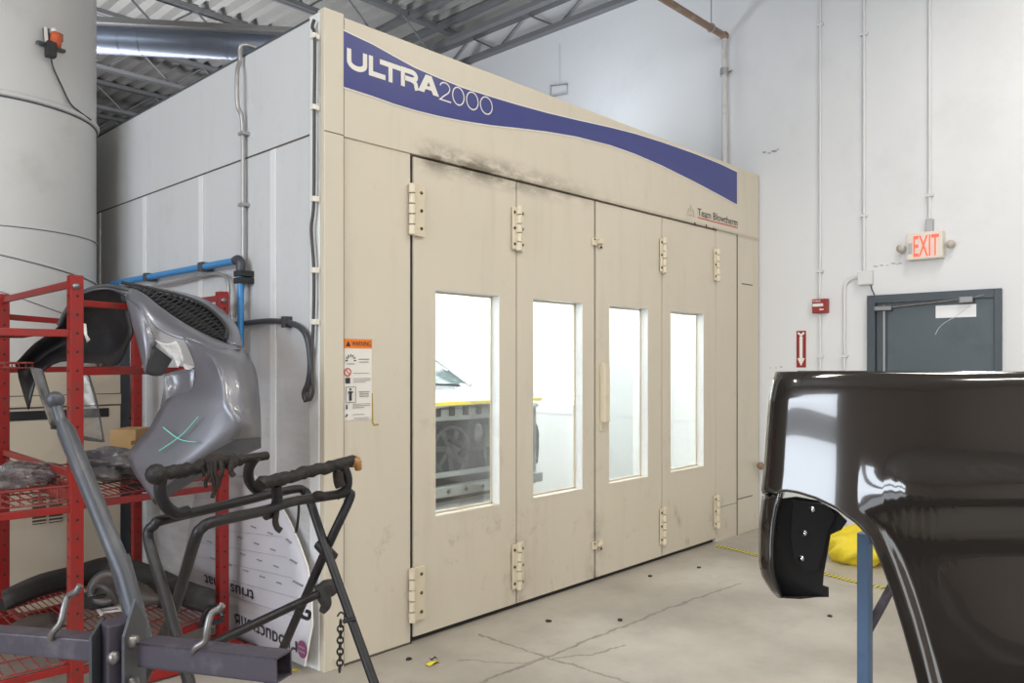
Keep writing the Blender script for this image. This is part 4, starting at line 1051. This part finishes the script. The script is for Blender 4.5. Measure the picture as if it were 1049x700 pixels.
def pad(a, b, r, seed, n=26):
    rnd = random.Random(seed); a, b = at(*a), at(*b)
    pts = [a.lerp(b, k/n)+Vector((rnd.uniform(-.004, .004), rnd.uniform(-.004, .004), rnd.uniform(-.004, .004))) for k in range(n+1)]
    rs = [r*(1+.07*math.sin(k*.9+seed)+rnd.uniform(-.10, .10)) for k in range(n+1)]
    return pts, rs
pts, rs = pad((158, 487, 2.33), (248, 471, 2.72), .021, 1)
MB().tube(pts, .02, 12, rs=rs).tube([at(240, 472, 2.68), at(273, 467, 2.82)], .016, 12).ball(at(160, 486, 2.33), .032, n=12).build('foam_arm', M['foam'], T)
pts, rs = pad((266, 496, 2.58), (349, 476, 2.94), .022, 2)
MB().tube(pts, .02, 12, rs=rs).tube([at(340, 478, 2.9), at(362, 472, 3.0)], .022, 12).build('foam_arm', M['foam'], T)
MB().ball(at(361, 473, 3.0), .030, (1.3, 1, .8), 12).tube(smooth_path(V([(358, 470, 2.99), (366, 474, 2.99), (367, 481, 3.0)]), 4), .014, 8).build('tape_end', M['amber'], T)
rg = MB()
for x0, y0, l, w_ in ((213, 476, 24, .006), (217, 474, 36, .007), (221, 473, 30, .006), (226, 473, 26, .007), (238, 472, 16, .009), (208, 474, 14, .005)):
    rg.tube(smooth_path(V([(x0, y0, 2.52), (x0+random.uniform(-2, 2), y0+l*.4, 2.50), (x0+random.uniform(-3, 3), y0+l*.75, 2.50), (x0+random.uniform(-3, 3), y0+l, 2.50)]), 4), w_, 7)
rg.ball(at(222, 472, 2.55), .028, (1.5, 1.3, .9), 10).ball(at(236, 474, 2.58), .022, (1, 1, 1.2), 10)
rg.build('rag', M['rag'], T)
for pts, w_ in (([(346, 484, 2.93), (347, 493, 2.92), (349, 499, 2.92)], .020), ([(283, 524, 2.66), (282, 534, 2.66), (284, 541, 2.66), (288, 544, 2.66)], .011), ([(306, 508, 2.95), (306, 522, 2.95), (305, 535, 2.95), (303, 546, 2.95)], .005), ([(319, 512, 2.86), (325, 508, 2.85), (331, 509, 2.86)], .018)):
    MB().tube(smooth_path(V(pts), 4), w_, 8).build('loose_tape', M['rag'], T)
MB().ball(at(336, 603, 3.02), .040, (1.3, .8, .9), 12).tube(smooth_path(V([(331, 600, 3.0), (332, 612, 3.0), (334, 620, 3.0), (330, 627, 3.0)]), 4), .028, 8, rs=[.035-.0018*k for k in range(13)]).build('hanging_rag', M['black_tex'], T)
MB().tube(smooth_path(V([(303, 626, 2.97), (310, 632, 2.97), (316, 634, 2.97), (317, 628, 2.97), (313, 626, 2.97)]), 4), .007, 7).build('hook', M['black_steel'], T)
MB().tube(V([(352, 637, 2.80), (364, 634, 2.79)]), .008, 7).tube(V([(327, 557, 2.98), (341, 572, 2.94)]), .024, 10).build('pivot_pin', M['black_steel'], T)
t = thing('chain', at(349, 640, 2.82), 'short dark chain hanging from the leg of the black trestle', 'chain')
z0 = at(349, 636, 2.82); z1 = at(348, 688, 2.82); nl = 9; m = MB()
for k in range(nl):
    c = z0.lerp(z1, (k+.5)/nl); h = (z0.z-z1.z)/nl*.66; a_ = Rp if k % 2 else Vp
    m.tube([c+a_*(.0105*math.cos(j*PI/7))+Vector((0, 0, h*math.sin(j*PI/7))) for j in range(14)], .0036, 6, closed=True)
m.tube(smooth_path([z0+Rp*.012+Vector((0, 0, .0)), z0+Rp*.014+Vector((0, 0, .02)), z0+Vector((0, 0, .03)), z0-Rp*.012+Vector((0, 0, .015))], 4), .0035, 6)
m.build('chain_link', M['black_steel'], t)

# ------------------------------------------------------------------ black fender on the blue stand
FD = thing('car_fender', at(960, 520, 2.0), 'large glossy black car fender propped on the blue steel stand', 'car fender')
FL, FR = at(785, 400, 2.20), at(1049, 400, 2.034)
fd = (FR-FL); fd.z = 0; fd.normalize(); fn = fd.cross(Vector((0, 0, 1))).normalized()
if fn.dot(Vp) > 0: fn = -fn       # towards the camera
def onf(px, py):
    r = Vector(ray(px, py)); r0 = Vector((0, 0, EYE))
    k = (FL-r0).dot(fn)/r.dot(fn)
    return r0 + r*k
Ztop, Zmid = onf(900, 382).z, onf(900, 480).z
def skin(px, py):
    """bulged sheet: rolls back at the top and front edges, swells over the wheel arch"""
    xl = interp([(382, 796), (390, 793), (410, 789), (450, 786), (480, 784), (515, 780), (540, 777), (575, 777), (590, 780), (604, 788), (614, 798)], py)
    e = max(0, px-xl); back = .04*math.exp(-e/9) + .055*math.exp(-e/62)
    tp = max(0, py-382); back += .014*math.exp(-tp/5)
    p = onf(px, py)
    dl = px-interp([(505, 806), (512, 840), (522, 860), (537, 880), (553, 895), (585, 908), (620, 920), (672, 935), (712, 945), (790, 962), (850, 985)], py)
    q = max(0, min(1, (dl-9)/13)); back += .016*q*q*(3-2*q)*max(0, min(1, (py-522)/45))
    s = (p-FL).dot(fd)
    back += .05*(s-.35)**2 - .00040*(py-382)
    back -= .022*math.exp(-((py-505)/28)**2)*min(1, max(0, (px-880)/50))
    r = Vector(ray(px, py)); r0 = Vector((0, 0, EYE))
    return r0 + r*((FL-fn*back-r0).dot(fn)/r.dot(fn))
arch = [(797, 505), (808, 504), (820, 505.5), (840, 512), (860, 522), (880, 537), (895, 553), (908, 585), (920, 620), (935, 672), (945, 712), (962, 790), (985, 850), (1040, 856), (1230, 856)]
XR = 1230
cols = []
xt = [0, .006, .012, .018, .024, .032, .042, .055, .07, .085, .10] + [.10+.18*(k+1)/26 for k in range(26)] + [.28+.72*(k+1)/34 for k in range(34)]
XL = lambda y: interp([(382, 796), (390, 793), (410, 789), (450, 786), (480, 784), (505, 781)], y)
rows = []
NS = 46
st_ = [0, .008, .016, .028, .044, .065] + [.065+.935*(k+1)/(NS-6) for k in range(NS-6)]
for s_ in st_:
    row = []
    for tt in xt:
        xn = 785+tt*(XR-785); yb = interp(arch, xn) if xn > 797 else 505
        y = 382+s_*(yb-382); xl = XL(y) if y < 505 else 781
        row.append(skin(xl+tt*(XR-xl), y))
    rows.append(row)
S = MB().grid(rows)
ys = [505+k*(613-505)/14 for k in range(15)]
lipR = [(505, 800), (515, 796), (535, 792), (560, 790), (585, 790), (600, 794), (613, 800)]
lipL = [(505, 781), (515, 780), (540, 777), (575, 777), (590, 780), (604, 788), (613, 797)]
S.grid([[skin(interp(lipL, y)+(interp(lipR, y)-interp(lipL, y))*k/5, y) for k in range(6)] for y in ys])
S.build('skin', M['black_paint'], FD, solid=.005, weld=True)
ap = [p for p in arch if p[0] > 797][:11]
ae = smooth_path([skin(*p) for p in ap], 4)
MB().grid([ae, [p-fn*.03+Vector((0, 0, .012)) for p in ae], [p-fn*.05 for p in ae]]).build('arch_flange', M['black_inner'], FD, solid=.003)
def inr(px, py, off):
    r = Vector(ray(px, py)); r0 = Vector((0, 0, EYE))
    return r0 + r*((FL-fn*off-r0).dot(fn)/r.dot(fn))
br = [(800, 511), (816, 509), (838, 513), (858, 524), (868, 534), (862, 543), (851, 548), (848, 566), (844, 588), (843, 600), (849, 602), (849, 612), (838, 612), (820, 614), (800, 613), (793, 600), (791, 575), (793, 545)]
bp = [inr(*p, .105) for p in br]
MB().poly(bp, -fn*.004).build('inner_bracket', M['black_inner'], FD)
rb = [(812, 513), (845, 517), (856, 528), (848, 545), (844, 565), (838, 583), (826, 586), (814, 575), (810, 550)]
MB().poly([inr(*p, .085) for p in rb], -fn*.015).build('stiffener_plate', M['black_inner'], FD)
MB().grid([[skin(interp(lipR, y), y)+fd*.001 for y in ys], [inr(interp(lipR, y)+3, y, .13) for y in ys]]).build('front_flange', M['black_inner'], FD, solid=.003)
MB().grid([[skin(797, 613), skin(799, 613)], [inr(800, 613, .11), inr(846, 612, .11)]]).build('bottom_flange', M['black_inner'], FD, solid=.003)
bl = MB()
for p in ((832, 522), (824, 546), (821, 572)):
    MB().lathe([(0, .012), (.006, .011), (.007, .005), (.010, .003), (.010, 0)], inr(*p, .085), fn, 12).build('bolt', M['chrome'], FD)
hv = [onf(*p)-fn*.06 for p in ((797, 448), (808, 447), (808, 470), (800, 488), (796, 480))]
tl = [skin(x, 383)-fn*.03+Vector((0, 0, .004)) for x in (818, 840, 860, 880, 895)]
MB().tube(tl, .004, 6).build('top_seal', M['seal'], FD)
# stand
ST = thing('blue_stand', onf(886, 700)-fn*.12, 'blue steel post stand holding up the black car fender', 'stand')
c = at(886, 560, 2.52)
MB().bar(Vector((c.x, c.y, 0)), Vector((c.x, c.y, at(886, 546, 2.52).z)), .038, .038, bev=.003).build('post', M['blue_stand'], ST)
zt = at(886, 548, 2.52).z
MB().bar(Vector((c.x, c.y, zt-.01)), Vector((c.x, c.y, zt-.01))+fd*.75, .035, .035, bev=.003).build('top_bar', M['blue_stand'], ST)
q = Vector((c.x, c.y, at(891, 652, 2.52).z)); e_ = at(935, 562, 2.62)
MB().bar(q, e_, .022, .022, bev=.002).build('brace', M['purple_steel'], ST)
MB().bar(Vector((c.x, c.y, .02))-fn*.4, Vector((c.x, c.y, .02))+fn*.35, .04, .04, bev=.003).build('foot', M['blue_stand'], ST)
c2 = Vector((c.x, c.y, 0))+fd*.75
MB().bar(c2, c2+Vector((0, 0, zt-.01)), .038, .038, bev=.003).build('post', M['blue_stand'], ST)
MB().bar(c2+Vector((0, 0, .02))-fn*.4, c2+Vector((0, 0, .02))+fn*.35, .04, .04, bev=.003).build('foot', M['blue_stand'], ST)

# yellow bag, hazard tape, valve, scraps
c = onz(872, 578, 0)
lumpy('yellow_bag', 'bright yellow plastic bag slumped on the floor behind the black fender', 'bag', (c.x+.12, c.y-.02, .11), (.24, .24, .16), M['yellow'], 11, .35, flat=0)
t = thing('hazard_tape', onz(820, 581, .0), 'yellow and black hazard tape lying along the floor near the booth corner', 'tape')
pts = smooth_path([onz(x, y, .003) for x, y in ((733, 559), (760, 565), (785, 572), (815, 580), (845, 588), (875, 596), (906, 603), (960, 618))], 7)
n_ = len(pts); ya, ka = MB(), MB()
for k in range(n_-1):
    d_ = (pts[k+1]-pts[k]).normalized(); s_ = d_.cross(Vector((0, 0, 1)))*.028; a, b = pts[k], pts[k+1]; mid_p = a.lerp(b, .62)
    ya.poly([a-s_, mid_p-s_, mid_p+s_, a+s_]); ka.poly([mid_p-s_, b-s_, b+s_, mid_p+s_])
ya.build('yellow_band', M['yellow_tape'], t); ka.build('black_band', M['black_ink'], t)
t = thing('hose_valve', (7.08, 3.40, .58), 'small round brass hose valve low on the white wall beside the booth', 'valve')
MB().tube([(WX, 3.40, .62), (7.04, 3.40, .62)], .016, 10).lathe([(0, -.012), (.034, -.010), (.038, 0), (.034, .010), (0, .012)], (7.02, 3.40, .62), (-1, -.2, 0), 16).build('valve_body', M['rust'], t)
rnd = random.Random(4)
c = onz(442, 681, 0)
t = thing('tape_scrap', c, 'crumpled scrap of yellow and black tape on the floor near the booth doors', 'litter')
MB().grid(refine([[c+Vector((-.03+.025*i, -.02+.02*j, .006+.012*((i*j+i) % 3)/2)) for i in range(4)] for j in range(3)], 2)).build('scrap', M['yellow_tape'], t, solid=.002)
MB().grid(refine([[c+Vector((.01+.02*i, .01+.02*j, .014+.008*((i+j) % 2))) for i in range(3)] for j in range(2)], 2)).build('black_scrap', M['seal'], t, solid=.002)
t = thing('tape_scrap', onz(287, 690, 0), 'flat yellow tape scrap on the floor beside the printed board', 'litter')
c = onz(290, 692, 0)
MB().grid([[c+Vector((.05*i, .02*j, .003+.004*((i+j) % 2))) for i in range(3)] for j in range(2)]).build('scrap', M['yellow_tape'], t, solid=.002)
for (x, y), lab in (((419, 676), 'black chip of debris on the floor beside the first booth door'), ((562, 637), 'black chip of debris on the floor before the second booth door'), ((635, 636), 'black chip of debris lying out on the open floor'), ((666, 591), 'black chip of debris on the floor before the third booth door'), ((716, 582), 'black chip of debris on the floor before the fourth booth door'), ((850, 632), 'black chip of debris on the floor under the black fender')):
    c = onz(x, y, 0); m = MB()
    m.poly([c+Vector((rnd.uniform(.012, .022)*math.cos(k*PI/3), rnd.uniform(.012, .022)*math.sin(k*PI/3), .0005)) for k in range(6)], (0, 0, .008))
    tag(m.build('debris_chip', M['seal']), lab, 'debris')

# ------------------------------------------------------------------ the car inside the booth (nose towards the doors, front end stripped)
CXm = 4.68
CR_ = thing('car', (CXm, 6.6, 0), 'silver car with its front end stripped, parked inside the spray booth', 'car')
hw = .86; yf = 4.80
def hood_row(y, z, w, cr): return [(CXm+w*k/8, y, z-cr*(abs(k)/8)**3) for k in range(-8, 9)]
MB().grid([hood_row(yf, 1.20, .74, .05), hood_row(yf+.05, 1.235, .76, .05), hood_row(yf+.5, 1.29, .78, .05), hood_row(yf+1.05, 1.33, .80, .05)]).build('hood', M['car_paint'], CR_, solid=.02)
def fenders(sg):
    rws = []
    for y, z0_, zt_, w0, w1 in ((yf+.12, .62, 1.14, .80, .74), (yf+.35, .80, 1.20, .86, .77), (yf+.65, .92, 1.24, .90, .79), (yf+1.0, .80, 1.27, .91, .80), (yf+1.2, .42, 1.29, .91, .81)):
        rws.append([(CXm+sg*w0, y, z0_), (CXm+sg*(w0+.02), y, (z0_+zt_)/2), (CXm+sg*(w1+.06), y, zt_-.06), (CXm+sg*w1, y, zt_)])
    MB().grid(refine(rws, 3)).build('fender', M['car_paint'], CR_, solid=.01)
fenders(1); fenders(-1)
for sg in (1, -1):
    rws = [[(CXm+sg*.91, y, .40), (CXm+sg*.94, y, .75), (CXm+sg*.90, y, 1.08), (CXm+sg*.86, y, 1.28)] for y in (yf+1.2, yf+2.2, yf+3.2, yf+4.2)]
    MB().grid(refine(rws, 3)).build('body_side', M['car_paint'], CR_, solid=.01)
    MB().grid([[(CXm+sg*.85, yf+1.15, 1.29), (CXm+sg*.84, yf+3.9, 1.29)], [(CXm+sg*.66, yf+1.95, 1.82), (CXm+sg*.66, yf+3.6, 1.82)]]).build('side_glass', M['car_glass'], CR_, solid=.006)
    MB().tube(smooth_path([(CXm+sg*.82, yf+1.0, 1.31), (CXm+sg*.75, yf+1.45, 1.58), (CXm+sg*.66, yf+1.95, 1.83)], 4), .03, 8).build('windscreen_pillar', M['car_paint'], CR_)
MB().grid([[(CXm-.80, yf+1.05, 1.33), (CXm, yf+.95, 1.35), (CXm+.80, yf+1.05, 1.33)], [(CXm-.64, yf+1.95, 1.82), (CXm, yf+1.88, 1.84), (CXm+.64, yf+1.95, 1.82)]]).build('windscreen', M['car_glass'], CR_, solid=.006)
MB().grid([[(CXm-.66, y, 1.83), (CXm-.3, y, 1.88), (CXm+.3, y, 1.88), (CXm+.66, y, 1.83)] for y in (yf+1.92, yf+2.8, yf+3.65)]).build('roof', M['car_paint'], CR_, solid=.02)
MB().grid([[(CXm-.85, yf+4.2, z), (CXm+.85, yf+4.2, z)] for z in (.4, 1.28)] + [[(CXm-.64, yf+3.65, 1.83), (CXm+.64, yf+3.65, 1.83)]]).build('tail', M['car_paint'], CR_, solid=.01)
# stripped front
MB().box((CXm-.75, yf-.03, 1.19), (CXm+.75, yf+.0, 1.222), .003).build('yellow_tape', M['yellow_tape'], CR_)
m = MB().box((CXm-.74, yf+.03, 1.06), (CXm+.74, yf+.14, 1.16), .012)
m.box((CXm-.74, yf+.03, .42), (CXm-.60, yf+.13, 1.10), .01); m.box((CXm+.60, yf+.03, .42), (CXm+.74, yf+.13, 1.10), .01)
m.build('radiator_support', M['car_grey'], CR_)
s = MB()
for k in range(9): s.box((CXm-.66+k*.155, yf+.018, 1.10), (CXm-.60+k*.155, yf+.03, 1.175), .004)
s.build('support_rib', M['car_black'], CR_)
MB().box((CXm-.60, yf+.10, .50), (CXm+.60, yf+.16, 1.06), .01).build('radiator', M['car_black'], CR_)
f_ = MB()
for sx in (-.28, .30):
    f_.tube([(CXm+sx+.20*math.cos(k*PI/12), yf+.085, .80+.20*math.sin(k*PI/12)) for k in range(24)], .018, 8, closed=True)
    f_.lathe([(0, .03), (.05, .025), (.06, 0)], (CXm+sx, yf+.085, .80), (0, -1, 0), 14)
    for k in range(7):
        a = 2*PI*k/7; f_.bar((CXm+sx+.05*math.cos(a), yf+.085, .80+.05*math.sin(a)), (CXm+sx+.19*math.cos(a+.3), yf+.085, .80+.19*math.sin(a+.3)), .05, .006, up=(0, 1, .4))
M['fan_grey'] = pmat('dusty_fan_plastic', (.045, .052, .056), .5, 0, (.10, .11, .11), .5, 12)
f_.build('cooling_fan', M['fan_grey'], CR_)
MB().ball((CXm+.02, yf+.06, .93), .06, (.8, .4, 1.5), 14).build('coolant_bottle', M['car_grey'], CR_)
MB().tube(smooth_path([(CXm-.36, yf+.03, .92), (CXm-.10, yf+.0, .80), (CXm+.05, yf+.02, .86), (CXm+.1, yf+.04, 1.0)], 4), .028, 10).build('hose', M['car_black'], CR_)
m = MB().box((CXm-.78, yf-.02, .44), (CXm+.78, yf+.06, .53), .012); m.box((CXm-.70, yf+.0, .60), (CXm+.70, yf+.05, .64), .006)
bm_ = m.build('cross_member', M['car_grey'], CR_)
h = MB()
for k in range(7): h.lathe([(0, .002), (.017, .002), (.017, -.004)], (CXm-.60+k*.2, yf-.02, .485), (0, -1, 0), 12)
h.build('punched_hole', M['seal'], bm_)
MB().box((CXm-.66, yf-.01, .26), (CXm+.66, yf+.3, .34), .01).build('lower_rail', M['inner'], CR_)
for sg in (1, -1):
    MB().tube(smooth_path([(CXm+sg*.74, yf+.10, .62), (CXm+sg*.84, yf+.18, .80), (CXm+sg*.84, yf+.25, 1.0), (CXm+sg*.76, yf+.25, 1.10)], 4), .07, 10).ball((CXm+sg*.80, yf+.2, .86), .13, (.7, 1, 1.3), 12).build('inner_wing', M['car_black'], CR_)
    for yw in (yf+.72, yf+3.35):
        wl = MB().lathe([(.20, -.11), (.32, -.11), (.345, -.08), (.345, .08), (.32, .11), (.20, .11)], (CXm+sg*.80, yw, .345), (1, 0, 0), 28).build('wheel', M['tyre'], CR_)
        MB().lathe([(0, .03), (.06, .03), (.19, .07), (.21, .11), (.21, -.1)], (CXm+sg*.80, yw, .345), (sg, 0, 0), 24).build('wheel_rim', M['car_grey'], wl)
MB().box((CXm-.80, yf+.3, .30), (CXm+.80, yf+4.1, .50), .02).build('underbody', M['car_black'], CR_)


CR_.location.z += .06
# ------------------------------------------------------------------ unseen black car added behind the camera to darken the fender's reflection
KC = Vector((-1.95, -1.75, 0))
K = thing('reflection_car', KC, 'added black car out of view, gives the glossy fender a dark reflection', 'car')
M['car_dark'] = pmat('black_reflection_car_paint', (.006, .006, .007), .35)
def kp(l, w_, z): return KC + Rp*l + Vp*w_ + Vector((0, 0, z))
prof_ = [(-2.2, .28), (-2.25, .70), (-1.9, .92), (-1.1, 1.0), (-.5, 1.38), (.6, 1.42), (1.35, 1.05), (2.1, .98), (2.25, .70), (2.2, .28)]
sp_ = smooth_path([(a, 0, b) for a, b in prof_], 4)
MB().grid([[kp(p.x, w_, p.z if e_ == 0 else min(p.z, 1.0)*.9) for p in sp_] for w_, e_ in ((-.86, 1), (-.74, 0), (.74, 0), (.86, 1))]).poly([kp(p.x, -.86, min(p.z, 1.0)*.9) for p in sp_]).poly([kp(p.x, .86, min(p.z, 1.0)*.9) for p in sp_]).build('body', M['car_dark'], K)
for l_ in (-1.4, 1.4):
    for w_ in (-.78, .78):
        MB().lathe([(.0, -.1), (.30, -.1), (.32, -.07), (.32, .07), (.30, .1), (0, .1)], kp(l_, w_, .32), Vp, 24).build('wheel', M['tyre'], K)

# ------------------------------------------------------------------ light: bay-door daylight, shop lamps, added ceiling fill
def area(name, loc, aim, sx, sy, power, col):
    l = bpy.data.lights.new(name, 'AREA'); l.shape = 'RECTANGLE'; l.size = sx; l.size_y = sy; l.energy = power; l.color = col
    o = bpy.data.objects.new(name, l); COL.objects.link(o); o.location = loc
    o.rotation_euler = (Vector(aim)-Vector(loc)).to_track_quat('-Z', 'Y').to_euler()
    return o
area('bay_door_daylight', (-7.0, 1.0, 4.4), (2.2, 1.2, 4.3), 7.0, .9, 265, (.82, .90, 1.0))
area('bay_door_daylight', (-7.0, 1.0, 3.1), (2.2, 1.2, 3.2), 7.0, .9, 265, (.82, .90, 1.0))
area('bay_door_daylight', (-7.0, 1.0, 1.25), (2.2, 1.4, 1.6), 8.0, 1.7, 130, (.82, .90, 1.0))
area('front_door_daylight', (1.0, -7.0, 2.5), (3.0, 3.0, 2.2), 6.0, 3.6, 200, (.90, .96, 1.0))
for x, y in ((.5, .6), (3.0, .2), (5.2, .8), (-2.0, 2.4), (0.2, -2.6), (4.0, -2.6)):
    area('shop_lamp', (x, y, 5.1), (x, y, 0), 1.25, .35, 60, (1.0, .95, .86))
area('ceiling_fill', (5.7, 5.2, 3.65), (5.7, 5.2, 9), 1.6, .4, 34, (.86, .93, 1.0))  # added fill hidden over the booth roof, brightens the ceiling
area('ceiling_fill', (3.4, 9.2, 3.65), (3.4, 10.2, 9), 2.6, .5, 115, (.95, .97, 1.0))  # second added ceiling fill, farther back over the roof
W = bpy.data.worlds.new('world'); SC.world = W; W.use_nodes = True
W.node_tree.nodes['Background'].inputs[0].default_value = (.7, .8, 1, 1); W.node_tree.nodes['Background'].inputs[1].default_value = .3

# ------------------------------------------------------------------ camera
cam = bpy.data.cameras.new('camera'); co = bpy.data.objects.new('camera', cam); COL.objects.link(co)
cam.sensor_width = 36; cam.lens = F/1049*36; cam.shift_y = 22/1049; cam.clip_start = .05
co.location = (0, 0, EYE); co.rotation_euler = (PI/2, 0, TH-PI/2)
SC.camera = co
vs = SC.view_settings
vs.view_transform = 'Standard'; vs.look = 'None'; vs.gamma = 1; vs.exposure = -0.15; vs.use_curve_mapping = False

# repeats share a group
for o in SC.objects:
    k = o.name.split('.')[0]
    g_ = {'conduit': 'conduits on the white wall', 'bent_conduit': 'conduits on the white wall', 'debris_chip': 'debris on the floor', 'tape_scrap': 'tape scraps on the floor',
          'plastic_sheet': 'clear plastic sheets on the rack', 'crumpled_plastic': 'plastic wrapping on the middle shelf'}.get(k)
    if g_ and o.parent is None: o['group'] = g_
